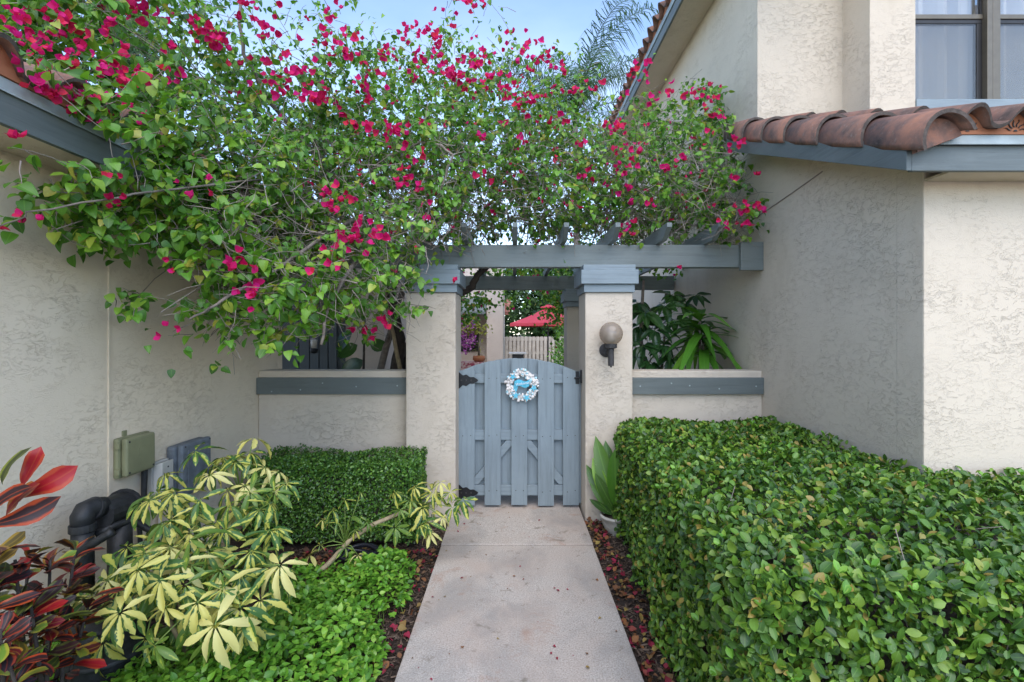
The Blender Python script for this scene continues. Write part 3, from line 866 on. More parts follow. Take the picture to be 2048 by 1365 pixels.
# globe lamp on the right pillar
gc = P(1222, 668, YP - 0.115)
lp = empty('globe_lamp', gc + Vector((0, 0.115, -0.1)), 'smoked glass globe wall lamp on the cream gate pillar', 'lamp')
rg = 23.5 / FPX * gc.y
MB().lathe([(rg * math.sin(a), rg * math.cos(a)) for a in [math.pi * (0.004 + 0.87 * i / 22) for i in range(23)]], gc, 32).build('globe', M['globe'], lp, smooth=True)
MB().lathe([(0.0001, -0.005), (0.028, -0.005), (0.034, 0.02), (0.02, 0.07), (0.0001, 0.08)], gc + Vector((0, 0, -0.06)), 16).build('bulb', M['white'], lp, smooth=True)
zc = gc.z - rg * 0.96
MB().lathe([(0.0001, 0.010), (0.046, 0.010), (0.048, 0.004), (0.046, -0.022), (0.024, -0.030), (0.0001, -0.030)], (gc.x, gc.y, zc), 24).build('collar', M['lamp_metal'], lp)
MB().tube([(gc.x, gc.y, zc - 0.026), (gc.x, gc.y, zc - 0.165)], 0.024, 16).build('stem', M['lamp_metal'], lp)
MB().lathe([(0.0001, -0.012), (0.007, -0.008), (0.009, 0.0), (0.0001, 0.002)], (gc.x, gc.y, zc - 0.168), 10).build('finial', M['lamp_metal'], lp)
MB().lathe([(0.0001, -0.03), (0.035, -0.028), (0.056, -0.012), (0.056, -0.001)], (gc.x - 0.018, YP, zc - 0.045), 24, 'Y').build('back_plate', M['lamp_metal'], lp)
MB().tube([(gc.x - 0.012, YP - 0.02, zc - 0.06), (gc.x, gc.y + 0.01, zc - 0.06)], 0.016, 10).build('arm', M['lamp_metal'], lp)

# ================================================================== service boxes and plumbing on the left wall
ob_ = empty('utility_box', (XL, 2.71, 0.74), 'olive green plastic utility box on the left stucco wall', 'utility box')
MB().box(XL + 0.001, XL + 0.032, 2.60, 2.83, 0.715, 0.935).build('case', M['olive'], ob_, 0.012)
MB().box(XL + 0.033, XL + 0.068, 2.612, 2.825, 0.722, 0.93).build('lid', M['olive'], ob_, 0.016, segs=3)
for z in (0.755, 0.895): MB().box(XL + 0.02, XL + 0.045, 2.588, 2.600, z - 0.015, z + 0.015).build('hinge', M['olive'], ob_, 0.003)
MB().box(XL + 0.001, XL + 0.008, 2.66, 2.69, 0.934, 0.965).build('mounting_tab', M['olive'], ob_, 0.002)
MB().box(XL + 0.01, XL + 0.05, 2.832, 2.84, 0.84, 0.86).build('latch', M['lamp_metal'], ob_, 0.002)
wb = empty('utility_box', (XL, 2.93, 0.55), 'small pale plastic utility box between the olive and the grey boxes', 'utility box')
MB().box(XL + 0.001, XL + 0.03, 2.845, 2.985, 0.545, 0.735).build('case', M['palebox'], wb, 0.006)
MB().prism([(XL + 0.031, 2.85, 0.548), (XL + 0.031, 2.98, 0.548), (XL + 0.075, 2.962, 0.56), (XL + 0.075, 2.868, 0.56)], (0, 0, 0.175)).build('lid', M['palebox'], wb, 0.006)
gb = empty('utility_box', (XL, 3.15, 0.5), 'large grey weathered utility box beyond the small pale box on the wall', 'utility box')
MB().box(XL + 0.001, XL + 0.06, 2.995, 3.30, 0.47, 0.80).build('case', M['greybox'], gb, 0.02)
MB().box(XL + 0.061, XL + 0.10, 3.005, 3.295, 0.475, 0.805).build('lid', M['greybox'], gb, 0.024, segs=3)
MB().box(XL + 0.101, XL + 0.106, 3.05, 3.26, 0.70, 0.765).build('label_panel', M['greybox'], gb, 0.003)
MB().box(XL + 0.101, XL + 0.105, 3.05, 3.26, 0.50, 0.69).build('lid_panel', M['greybox'], gb, 0.003)
for par, pts in ((ob_, [(XL + 0.069, 2.632, 0.742), (XL + 0.069, 2.805, 0.742), (XL + 0.069, 2.632, 0.91)]), (gb, [(XL + 0.1015, 3.03, 0.79), (XL + 0.1015, 3.275, 0.79), (XL + 0.1015, 3.03, 0.49)]), (wb, [(XL + 0.0755, 2.915, 0.70)])):
    for q_ in pts: MB().lathe([(0.0001, 0.002), (0.005, 0.0015), (0.006, -0.001)], q_, 10, 'X').build('screw', M['lamp_metal'], par)
MB().box(XL + 0.0685, XL + 0.0692, 2.70, 2.76, 0.82, 0.86).build('sticker', M['olive'], ob_)
MB().tube([(XL + 0.02, 2.92, 0.545), (XL + 0.022, 2.92, 0.30), (XL + 0.03, 2.94, -0.02)], 0.010, 8).build('cable', M['palebox'], wb, smooth=True)
MB().tube([(XL + 0.03, 3.15, 0.47), (XL + 0.03, 3.15, -0.02)], 0.016, 10).build('cable_pipe', M['greybox'], gb, smooth=True)
cd = tag(MB().tube([(XL + 0.028, 2.79, 0.712), (XL + 0.028, 2.785, 0.55), (XL + 0.03, 2.75, 0.42), (XL + 0.04, 2.76, -0.02)], [0.016, 0.014, 0.012, 0.012], 10).build('conduit', M['black_plastic']), 'black cable conduit running down from the olive utility box', 'conduit')

pv = empty('irrigation_valve', (-1.96, 2.33, -0.05), 'black plastic pipe valve with elbow standing against the left wall', 'valve')
q = lambda x, y, d: P(x, y, d)
MB().tube([q(166, 1180, 2.20), q(165, 1050, 2.20)], [0.042, 0.042], 16).build('riser', M['black_plastic'], pv, smooth=True)
MB().tube([q(165, 1062, 2.20), q(165, 1048, 2.20)], 0.050, 16).build('union_ring', M['black_plastic'], pv)
MB().tube([q(165, 1050, 2.20), q(165, 1032, 2.20), q(170, 1022, 2.22), q(184, 1016, 2.25), q(205, 1014, 2.30)], [0.044, 0.045, 0.046, 0.046, 0.046], 16).build('elbow', M['black_plastic'], pv, smooth=True)
MB().tube([q(184, 1018, 2.25), q(190, 1018, 2.265)], 0.054, 16).build('union_ring', M['black_plastic'], pv)
MB().tube([q(196, 1034, 2.28), q(246, 1014, 2.44)], [0.072, 0.076], 18).build('valve_body', M['black_plastic'], pv, smooth=False)
MB().tube([q(246, 1014, 2.44), q(250, 1012, 2.455)], 0.088, 18).build('flange', M['black_plastic'], pv)
MB().tube([q(190, 1070, 2.25), q(230, 1052, 2.30), q(262, 1040, 2.4), q(300, 1060, 2.45), q(318, 1100, 2.4)], 0.018, 10).build('hose', M['black_plastic'], pv, smooth=True)
MB().tube([q(240, 1180, 2.36), q(240, 1050, 2.36)], 0.05, 14).build('riser', M['black_plastic'], pv, smooth=True)
MB().tube([q(150, 1110, 2.1), q(215, 1070, 2.15), q(225, 1062, 2.16)], [0.018, 0.018, 0.024], 10).build('handle', M['black_plastic'], pv, smooth=True)
pm = empty('pump', (-1.75, 2.05, -0.05), 'black ribbed pump drum on the soil below the pipe valve', 'pump')
pc = q(215, 1150, 2.05); pc.z = 0.0
MB().lathe([(0.0001, 0.34), (0.09, 0.335), (0.13, 0.31), (0.14, 0.27), (0.14, 0.05), (0.12, -0.05)], (pc.x, pc.y, 0), 24).build('drum', M['black_plastic'], pm, smooth=True)
for z in (0.08, 0.16, 0.24): MB().lathe([(0.139, z - 0.012), (0.148, z), (0.139, z + 0.012)], (pc.x, pc.y, 0), 24).build('rib', M['black_plastic'], pm, smooth=True)
# coiled soaker hose in the bed
hs = []
for i in range(90):
    t = i / 89; a = t * 2 * math.pi * 3.2
    hs.append(P(715, 1118, 3.2) + Vector((math.cos(a) * (0.13 + 0.03 * math.sin(a * 0.7)), math.sin(a) * 0.09, -0.0)))
for i, v in enumerate(hs): v.z = 0.0 + 0.045 * (0.5 + 0.5 * math.sin(i * 0.33)) + 0.02
tag(MB().tube(hs, 0.013, 8).build('garden_hose', M['rubber'], smooth=True), 'coiled dark blue garden hose lying under the leaning branch', 'hose')

# ================================================================== beyond the gate
ch = empty('courtyard_house', (-0.7, 9.6, -0.05), 'pinkish stucco house end with projecting wall seen past the gate', 'house')
MB().box(-0.51, -0.205, 9.0, 10.6, -0.05, 3.05).build('wall', M['stucco_far'], ch, 0.01)
MB().box(-1.45, -0.512, 9.6, 9.8, -0.05, 3.1).build('wall', M['stucco_far'], ch)
MB().box(-0.205, -0.19, 9.35, 9.45, -0.05, 3.0).build('downpipe', M['palebox'], ch, 0.004)
wd = MB().box(-1.25, -0.70, 9.57, 9.599, 1.15, 1.75).build('window', M['dark_frame'], ch, 0.004)
MB().box(-1.20, -0.99, 9.56, 9.569, 1.20, 1.70).build('pane', M['pane'], wd)
MB().box(-0.96, -0.75, 9.56, 9.569, 1.20, 1.70).build('pane', M['pane'], wd)
cr = MB().prism([(-1.45, 8.9, 1.86), (-0.52, 8.9, 1.86), (-0.52, 9.6, 2.16), (-1.45, 9.6, 2.16)], (0, 0, 0.05)).build('porch_roof', M['paint_x'], ch)
fh = empty('far_house', (-0.4, 15.2, -0.05), 'pale house end with red tiled lean-to roof beyond the courtyard', 'house')
MB().box(-1.6, -0.33, 15.0, 16.0, -0.05, 3.6).build('wall', M['stucco_far'], fh)
rf = MB().prism([(-0.9, 14.6, 2.08), (-0.10, 14.6, 2.08), (-0.10, 15.0, 2.5), (-0.9, 15.0, 2.5)], (0, 0, 0.05)).build('roof', M['red_tile_far'], fh)
for k in range(6):
    for c in range(4):
        MB().tube([(-0.85 + k * 0.135, 14.57 + c * 0.1, 2.135 + c * 0.105), (-0.85 + k * 0.135, 14.68 + c * 0.1, 2.25 + c * 0.105)], [0.062, 0.05], 8).build('tile', M['red_tile_far'], rf)

fe = empty('board_fence', (1.5, 16.3, -0.05), 'weathered board on board fence closing the courtyard behind the parasol', 'fence')
YFn = 16.2; zt = EYE - 5.5 / FPX * YFn
x = -0.42; k = 0
while x < 4.4:
    MB().box(x, x + 0.088, YFn, YFn + 0.02, 0.0, zt + random.uniform(-0.008, 0.008)).build('board', M['fence'], fe)
    MB().box(x + 0.062, x + 0.155, YFn + 0.066, YFn + 0.086, 0.0, zt - 0.02).build('board', M['fence'], fe)
    x += 0.130; k += 1
for z in (zt - 0.10, zt - 0.55, 0.3):
    MB().box(-0.42, 4.45, YFn + 0.021, YFn + 0.065, z - 0.045, z + 0.045).build('rail', M['fence'], fe)

ps = P(1096, 720, 13.8)
pr = empty('parasol', (ps.x, ps.y, 0.0), 'red fabric garden parasol with small top vent on dark pole', 'parasol')
zpk, zed, rp = EYE + 53 / FPX * 13.8, EYE + 20 / FPX * 13.8, 1.17
cv = MB(); top = Vector((ps.x, ps.y, zpk)); seg = 8
ring = [Vector((ps.x + rp * math.cos(R(22.5 + 45 * i)), ps.y + rp * math.sin(R(22.5 + 45 * i)), zed)) for i in range(seg)]
mid = [(top * 0.42 + r_ * 0.58) + Vector((0, 0, -0.025)) for r_ in ring]
low = [r_ + Vector((0, 0, -0.075)) for r_ in ring]
n = seg
vs = [top] + mid + ring + low
fs = []
for i in range(n):
    j = (i + 1) % n
    fs += [(0, 1 + i, 1 + j), (1 + i, 1 + n + i, 1 + n + j, 1 + j), (1 + n + i, 1 + 2 * n + i, 1 + 2 * n + j, 1 + n + j)]
cv.add(vs, fs); cv.build('canopy', M['red_fabric'], pr)
MB().lathe([(0.0001, 0.10), (0.10, 0.075), (0.21, 0.03), (0.22, 0.0)], (ps.x, ps.y, zpk - 0.02), 8).build('vent', M['red_fabric'], pr)
MB().tube([(ps.x, ps.y, -0.01), (ps.x, ps.y, zpk)], 0.022, 10).build('pole', M['black_metal'], pr)
for r_ in ring: MB().tube([Vector((ps.x, ps.y, zpk - 0.03)), r_ + Vector((0, 0, -0.02))], 0.008, 5).build('rib', M['black_metal'], pr)
MB().lathe([(0.0001, 0.09), (0.22, 0.07), (0.25, 0.0), (0.25, -0.01)], (ps.x, ps.y, 0), 20).build('base', M['black_metal'], pr)

gr = P(1036, 712, 12.0)
gl = empty('grill_cart', (gr.x, gr.y, 0.0), 'dark grill cart with pale flat top standing in the courtyard', 'grill')
MB().box(gr.x - 0.14, gr.x + 0.14, gr.y, gr.y + 0.4, 0.25, EYE - 41 / FPX * 12).build('body', M['dark_frame'], gl, 0.01)
MB().box(gr.x - 0.23, gr.x + 0.21, gr.y - 0.03, gr.y + 0.43, EYE - 41 / FPX * 12 + 0.001, EYE - 38 / FPX * 12).build('top', M['palebox'], gl, 0.006)
for sx in (-0.12, 0.12):
    for sy in (0.03, 0.37): MB().box(gr.x + sx - 0.015, gr.x + sx + 0.015, gr.y + sy - 0.015, gr.y + sy + 0.015, -0.006, 0.25).build('leg', M['dark_frame'], gl)

tb = Vector((-0.72, 8.3, 0.0)); tz = EYE - 56 / FPX * 8.3
tt = empty('side_table', tb, 'small table under a floral cloth beside the courtyard window', 'table')
MB().box(tb.x - 0.19, tb.x + 0.19, tb.y - 0.19, tb.y + 0.19, tz - 0.03, tz).build('table_top', M['floral'], tt, 0.008)
MB().box(tb.x - 0.195, tb.x + 0.195, tb.y - 0.195, tb.y - 0.19, tz - 0.35, tz - 0.002).build('cloth', M['floral'], tt)
for sx in (-0.16, 0.16):
    for sy in (-0.16, 0.16): MB().box(tb.x + sx - 0.02, tb.x + sx + 0.02, tb.y + sy - 0.02, tb.y + sy + 0.02, -0.006, tz - 0.031).build('leg', M['bark'], tt)

# ================================================================== foliage machinery
def leaf_tpl(L, W, shape, fold=0.18, curl=0.15, wave=0.0, ns=5, cols=3, rnd=0.5, twist=0.0, serr=0.0):
    """one leaf along +Y, upper side +Z.  shape(t) is the half-width profile 0..1"""
    rs = random.Random(int(rnd * 9973) + int(L * 1e4) + ns)
    V, U, S, F = [], [], [], []
    rows = []
    for i in range(ns + 1):
        t = i / ns
        w = W * 0.5 * shape(t)
        row = []
        tip = (i == 0 or i == ns)
        for j in ([0] if tip else [(-1 + 2 * k / (cols - 1)) for k in range(cols)]):
            x = j * w * (1 + serr * rs.uniform(-1, 1))
            z = abs(j) * w * fold * 2 - curl * L * t * t + (wave * L * math.sin(t * 9 + j * 1.7) * abs(j))
            tw = twist * t
            x, z = x * math.cos(tw) - (z * math.sin(tw)), x * math.sin(tw) + z * math.cos(tw)
            row.append(len(V)); V.append((x, L * t, z)); U.append(t); S.append(j)
        rows.append(row)
    for a, b in zip(rows[:-1], rows[1:]):
        if len(a) == 1 and len(b) == 1: continue
        if len(a) == 1: F += [(a[0], b[k + 1], b[k]) for k in range(len(b) - 1)]
        elif len(b) == 1: F += [(a[k], a[k + 1], b[0]) for k in range(len(a) - 1)]
        else: F += [(a[k], a[k + 1], b[k + 1], b[k]) for k in range(len(a) - 1)]
    return dict(v=np.array(V, float), f=F, lu=np.array(U, float), lv=np.array(S, float), rnd=np.full(len(V), rnd))

def join_tpl(parts):
    V, F, U, S, Rn = [], [], [], [], []
    off = 0
    for tpl, M4 in parts:
        v = tpl['v'] @ np.array(M4.to_3x3()).T + np.array(M4.translation)
        V.append(v); F += [tuple(i + off for i in f) for f in tpl['f']]
        U.append(tpl['lu']); S.append(tpl['lv']); Rn.append(tpl['rnd']); off += len(v)
    return dict(v=np.vstack(V), f=F, lu=np.concatenate(U), lv=np.concatenate(S), rnd=np.concatenate(Rn))

def tpl_mesh(name, tpl, mat, smooth=True):
    me = bpy.data.meshes.new(name)
    me.from_pydata([tuple(p) for p in tpl['v']], [], tpl['f'])
    for k in ('lu', 'lv', 'rnd'):
        a = me.attributes.new(k, 'FLOAT', 'POINT'); a.data.foreach_set('value', tpl[k].astype(np.float32))
    if smooth: me.polygons.foreach_set('use_smooth', [True] * len(me.polygons))
    me.materials.append(mat)
    return me

def frames(dirs, nrms):
    """rotation matrices (N,3,3) whose columns are X, Y=dir, Z~nrm"""
    y = dirs / np.maximum(np.linalg.norm(dirs, axis=1, keepdims=True), 1e-9)
    x = np.cross(y, nrms)
    ln = np.linalg.norm(x, axis=1, keepdims=True)
    bad = ln[:, 0] < 1e-4
    x[bad] = np.cross(y[bad], np.array([0.3, 0.9, 0.31])); ln = np.linalg.norm(x, axis=1, keepdims=True)
    x = x / ln
    z = np.cross(x, y)
    return np.stack([x, y, z], axis=2)

def scatter_mesh(name, tpls, idx, pos, rot, scale, mat, jitter=0.08, rnd_override=None):
    """many leaves as one mesh"""
    VV, LU, LV, RN, LOOPS, TOT = [], [], [], [], [], []
    base = 0
    for k, tp in enumerate(tpls):
        sel = np.nonzero(idx == k)[0]
        if not len(sel): continue
        n = len(tp['v'])
        v = np.einsum('nij,mj->nmi', rot[sel], tp['v']) * scale[sel][:, None, None] + pos[sel][:, None, :]
        VV.append(v.reshape(-1, 3))
        LU.append(np.tile(tp['lu'], len(sel))); LV.append(np.tile(tp['lv'], len(sel)))
        r = np.tile(tp['rnd'], (len(sel), 1)) + RNG.normal(0, jitter, (len(sel), 1))
        if rnd_override is not None: r = np.repeat(rnd_override[sel][:, None], n, axis=1)
        RN.append(np.clip(r, 0, 1).reshape(-1))
        fl = np.array([i for f in tp['f'] for i in f]); ft = np.array([len(f) for f in tp['f']])
        offs = base + np.arange(len(sel)) * n
        LOOPS.append((fl[None, :] + offs[:, None]).reshape(-1)); TOT.append(np.tile(ft, len(sel)))
        base += n * len(sel)
    V = np.vstack(VV); loops = np.concatenate(LOOPS); tot = np.concatenate(TOT)
    me = bpy.data.meshes.new(name)
    me.vertices.add(len(V)); me.vertices.foreach_set('co', V.astype(np.float32).reshape(-1))
    me.loops.add(len(loops)); me.loops.foreach_set('vertex_index', loops.astype(np.int32))
    me.polygons.add(len(tot))
    st = np.zeros(len(tot), np.int32); st[1:] = np.cumsum(tot)[:-1]
    me.polygons.foreach_set('loop_start', st)
    me.polygons.foreach_set('use_smooth', np.ones(len(tot), bool))
    me.update(calc_edges=True)
    for k, a in (('lu', LU), ('lv', LV), ('rnd', RN)):
        at = me.attributes.new(k, 'FLOAT', 'POINT'); at.data.foreach_set('value', np.concatenate(a).astype(np.float32))
    me.materials.append(mat)
    return me

def visible_order(pos, scale, cell=11.0):
    """indices of the pieces nearest the lens in each patch of the view, largest first"""
    d = np.maximum(pos[:, 1], 0.05)
    px = (pos[:, 0] / d) * FPX + VX; py = HY - (pos[:, 2] - EYE) / d * FPX
    ok = (px > 5) & (px < 2043) & (py > 5) & (py < 1360) & (pos[:, 1] > 0.3)
    dist = np.linalg.norm(pos - np.array([0, 0, EYE]), axis=1)
    order = np.argsort(dist)
    seen, keep = set(), []
    for i in order:
        if not ok[i]: continue
        key = (int(px[i] // cell), int(py[i] // cell))
        if key in seen: continue
        seen.add(key); keep.append(i)
    keep = np.array(keep, int)
    return keep[np.argsort(-(scale[keep] / dist[keep]))]

def foliage(parent, name, tpls, pos, dirs, nrms, scale, mat, n_parts=300, rest='foliage', cell=11.0):
    """the pieces that show largest as parts of their own, the others as one part"""
    rot = frames(dirs, nrms)
    idx = RNG.integers(0, len(tpls), len(pos))
    base = np.array(wloc(parent))
    top = visible_order(pos, scale, cell)[:n_parts]
    if len(top):
        meshes = [tpl_mesh(name, t, mat) for t in tpls]
        for i in top:
            o = bpy.data.objects.new(name, meshes[idx[i]])
            m = Matrix([list(rot[i][r] * scale[i]) + [pos[i][r] - base[r]] for r in range(3)] + [[0, 0, 0, 1]])
            o.matrix_local = m
            COL.objects.link(o); o.parent = parent
    keep = np.ones(len(pos), bool); keep[top] = False
    if keep.any():
        me = scatter_mesh(rest, tpls, idx[keep], pos[keep] - base, rot[keep], scale[keep], mat)
        o = bpy.data.objects.new(rest, me); o['kind'] = 'stuff'
        COL.objects.link(o); o.parent = parent

def twigs(parent, name, polylines, r0, r1, mat, seg=3, kind='stuff'):
    V, F = [], []
    base = wloc(parent) if parent else Vector((0, 0, 0))
    for pl, s in polylines:
        b = len(V); n = len(pl)
        for i, p in enumerate(pl):
            t = pl[min(i + 1, n - 1)] - pl[max(i - 1, 0)]
            ln = np.linalg.norm(t); t = t / ln if ln > 1e-9 else np.array([0, 0, 1.0])
            a = np.cross(t, [0.31, 0.2, 0.93]); a /= max(np.linalg.norm(a), 1e-6); c = np.cross(t, a)
            r = (r0 + (r1 - r0) * i / (n - 1)) * s
            for k in range(seg):
                an = 2 * math.pi * k / seg
                q = p + (a * math.cos(an) + c * math.sin(an)) * r
                V.append((q[0] - base.x, q[1] - base.y, q[2] - base.z))
        for i in range(n - 1):
            for k in range(seg):
                q0, q1 = b + i * seg + k, b + i * seg + (k + 1) % seg
                F.append((q0, q1, q1 + seg, q0 + seg))
    me = bpy.data.meshes.new(name); me.from_pydata(V, [], F)
    me.polygons.foreach_set('use_smooth', [True] * len(F)); me.materials.append(mat)
    o = bpy.data.objects.new(name, me); COL.objects.link(o)
    if parent: o.parent = parent
    if kind: o['kind'] = kind
    return o

def unit(v): return v / np.maximum(np.linalg.norm(v, axis=-1, keepdims=True), 1e-9)

# leaf outlines
sh_heart = lambda t: math.sin(math.pi * min(1, t) ** 0.60) ** 0.72 * (1 - 0.12 * t)
sh_ellip = lambda t: math.sin(math.pi * t) ** 0.62
sh_obov = lambda t: math.sin(math.pi * t ** 1.3) ** 0.65
sh_ovate = lambda t: math.sin(math.pi * t ** 0.72) ** 0.8
sh_strap = lambda t: min(1, (t / 0.16) ** 0.6) * (1 - max(0, (t - 0.45) / 0.55) ** 1.7) if t > 0 else 0
sh_spat = lambda t: (0.28 + 0.72 * min(1, t / 0.68) ** 1.6) * max(0.0, 1 - max(0, (t - 0.70) / 0.30) ** 2) ** 0.5
def rnds(n): return [(i + 0.5) / n for i in range(n)]

T_BOUG = [leaf_tpl(0.052, 0.046 * (0.9 + 0.2 * ((i * 7) % 5) / 5), sh_heart, 0.10 + 0.1 * (i % 3), 0.12 + 0.09 * (i % 4), 0.02, 6, 3, r) for i, r in enumerate(rnds(14))]
T_HEDGE = [leaf_tpl(0.050, 0.028 * (0.85 + 0.35 * ((i * 5) % 7) / 7), [sh_ellip, sh_obov][i % 2], 0.10 + 0.07 * (i % 3), 0.05 + 0.10 * (i % 4), 0.025, 5, 3, r) for i, r in enumerate(rnds(14))]
T_SMALL = [leaf_tpl(0.017, 0.011, sh_obov, 0.15, 0.1, 0, 3, 3, r) for r in rnds(8)]
T_COVER = [leaf_tpl(0.034, 0.021 * (0.85 + 0.3 * ((i * 3) % 5) / 5), sh_ovate, 0.14, 0.12 + 0.1 * (i % 3), 0.01, 4, 3, r) for i, r in enumerate(rnds(10))]
T_TREE = [leaf_tpl(0.20, 0.11, sh_ovate, 0.2, 0.2, 0, 3, 3, r) for r in rnds(6)]

def bract_tpl(r, open_):
    parts = []
    for k in range(3):
        t = leaf_tpl(0.034, 0.030, sh_ovate, 0.12, -0.10, 0.03, 4, 3, min(1, max(0, r + 0.12 * (k - 1))))
        m = Matrix.Rotation(R(120 * k + 20 * r), 4, 'Z') @ Matrix.Rotation(R(open_), 4, 'X')
        parts.append((t, m))
    return join_tpl(parts)
T_BRACT = [bract_tpl(r, 28 + 30 * ((i * 3) % 4) / 4) for i, r in enumerate(rnds(8))]

# ================================================================== bougainvillea
bg = empty('bougainvillea', (-1.15, 4.75, -0.05), 'sprawling bougainvillea with magenta bracts over the pergola and left eave', 'bougainvillea')
# where its near side stands: (photo x, y, metres)
D_PTS = np.array([(0, 0, 2.35), (0, 110, 2.1), (150, 170, 2.2), (120, 60, 2.5), (300, 60, 3.0), (60, 430, 1.85), (20, 300, 1.6), (200, 420, 2.1), (250, 300, 2.0), (300, 600, 2.3), (450, 740, 2.4), (560, 640, 2.45),
                  (700, 560, 2.7), (860, 570, 3.0), (330, 260, 2.5), (400, 420, 2.4), (500, 330, 2.8), (500, 150, 3.3), (700, 250, 3.5), (700, 430, 3.0), (900, 330, 3.5), (900, 80, 4.2), (1100, 200, 3.9), (1100, 400, 3.7),
                  (1300, 300, 3.8), (1300, 180, 4.2), (1450, 430, 3.6), (1420, 210, 4.0), (1000, 480, 4.05), (1120, 475, 4.1), (1220, 470, 4.1), (1320, 475, 4.1), (1410, 470, 4.0), (740, 670, 3.2)], float)
# how thick the leaves stand there, 0..1
K_PTS = np.array([(0, 0, .55), (60, 40, .9), (200, 40, .9), (300, 30, .8), (390, 20, .6), (400, 80, .8), (460, 30, .25), (520, 60, .22), (590, 50, .12), (640, 20, .22), (600, 110, .4), (680, 90, .4), (680, 20, .2), (760, 60, .22), (770, 20, .05), (820, 60, .22), (840, 15, .05),
                  (900, 70, .3), (930, 10, .18), (870, 10, .06), (960, 50, .10), (1010, 90, .15), (1000, 130, .45), (1060, 110, .4), (1060, 60, .03), (1120, 60, 0), (1150, 20, 0), (1130, 110, .22), (1200, 150, .12), (1210, 90, 0), (1250, 60, 0), (1260, 150, .04), (1210, 220, .22),
                  (1400, 60, 0), (1480, 130, 0), (1440, 140, 0), (1340, 60, 0), (1550, 60, 0), (1450, 0, 0), (1530, 160, 0), (1330, 0, 0), (1230, 180, .1), (1290, 150, .22), (1290, 130, .12), (1280, 80, 0), (1340, 120, 0), (1330, 170, .08), (1300, 210, .4), (1370, 210, .45), (1420, 190, .40), (1480, 205, .04), (1450, 250, .38), (1500, 250, 0), (1550, 220, 0), (1470, 300, .3), (1520, 310, 0), (1480, 360, .35), (1530, 370, .03), (1500, 420, .5), (1540, 430, .10), (1570, 420, 0), (1560, 480, 0), (1490, 470, .3), (1520, 490, 0), (1440, 455, .5),
                  (500, 120, .7), (620, 170, .7), (750, 150, .65), (880, 150, .65), (980, 180, .65), (1100, 180, .55), (1180, 200, .45), (500, 200, 1), (650, 240, 1), (800, 230, .95), (950, 250, .95), (1100, 260, .95), (1220, 280, .75), (1320, 280, .75), (1400, 300, .7), (1400, 390, .8), (1300, 380, 1), (1180, 360, 1), (1050, 350, 1), (900, 350, 1), (750, 350, 1), (600, 320, 1), (450, 300, 1), (350, 250, 1), (250, 180, .9), (200, 130, .9), (150, 130, .6), (100, 120, .7), (60, 100, .5), (40, 130, .1), (20, 200, 0), (80, 210, 0), (110, 180, .25), (185, 205, .6), (225, 245, .5), (265, 280, .6), (140, 300, .05),
                  (30, 280, .18), (100, 325, .2), (160, 345, .45), (240, 352, .5), (310, 315, .8), (20, 330, .12), (20, 400, .03), (30, 430, .16), (60, 385, .5), (130, 390, .8), (200, 380, .9), (110, 440, .6), (180, 470, .5), (220, 450, .7), (280, 400, .9), (60, 470, .04), (20, 500, 0), (100, 510, 0), (200, 520, .06), (250, 500, .15), (300, 470, .85), (340, 520, .3), (290, 540, 0), (350, 440, 1), (420, 500, 1), (430, 560, .8), (370, 560, .15), (400, 600, .3), (330, 600, .06), (320, 630, .5), (260, 625, .45), (220, 640, 0), (260, 660, 0), (390, 630, .55), (350, 660, .15), (420, 660, .15), (480, 600, .85), (470, 650, .6), (450, 700, .06), (455, 730, .35), (430, 760, 0), (500, 740, 0), (490, 690, .15), (540, 660, .85), (560, 690, .55), (560, 720, 0), (620, 700, .08), (620, 650, .7), (560, 560, 1), (650, 560, 1), (540, 460, 1), (640, 440, 1), (740, 460, .9), (720, 560, .8), (790, 540, .7), (780, 610, .55), (840, 610, .5), (880, 560, .30), (870, 640, .02), (820, 650, .08), (740, 660, .4), (690, 640, .3), (700, 690, .08), (740, 710, 0), (800, 700, 0), (650, 720, 0), (830, 480, .7), (860, 510, .30), (920, 470, .6), (920, 510, .12), (1000, 445, .8), (1020, 468, .12), (1115, 472, .15), (1215, 470, .12), (1310, 476, .10), (1400, 478, .15), (1260, 460, .5), (1010, 500, .06), (1100, 450, .8), (1100, 495, .30), (1200, 440, .8), (1200, 490, .1), (1300, 440, .75), (1360, 455, .5), (1300, 500, .06), (1390, 500, .15),
                  (15, 140, 0), (65, 168, .04), (0, 180, 0), (0, 230, 0), (40, 195, 0), (50, 235, 0), (100, 215, 0), (100, 258, 0), (150, 245, 0), (150, 280, 0), (190, 275, .02), (200, 302, 0), (240, 300, .06), (250, 322, .05), (290, 325, .2),
                  (30, 580, 0), (100, 640, 0), (30, 700, 0), (150, 700, 0), (60, 800, 0), (220, 760, 0), (330, 790, 0), (450, 800, 0), (600, 770, 0), (760, 770, 0), (180, 580, 0), (920, 640, 0), (920, 700, 0), (1000, 620, 0), (1100, 600, 0), (1180, 580, 0), (1280, 600, 0), (1400, 600, 0), (1500, 560, 0), (1560, 560, 0), (1560, 680, 0), (1400, 700, 0), (1200, 700, 0), (1000, 700, 0),
                  (1000, 540, 0), (1100, 540, .03), (1200, 540, .0), (1330, 530, .06), (1400, 540, .03), (1450, 530, 0), (950, 560, 0), (900, 600, 0)], float)
def idw(pts, x, y, p=4.0):
    d2 = (pts[None, :, 0] - x[:, None]) ** 2 + (pts[None, :, 1] - y[:, None]) ** 2 + 25.0
    w = d2 ** (-p / 2)
    return (w * pts[None, :, 2]).sum(1) / w.sum(1)

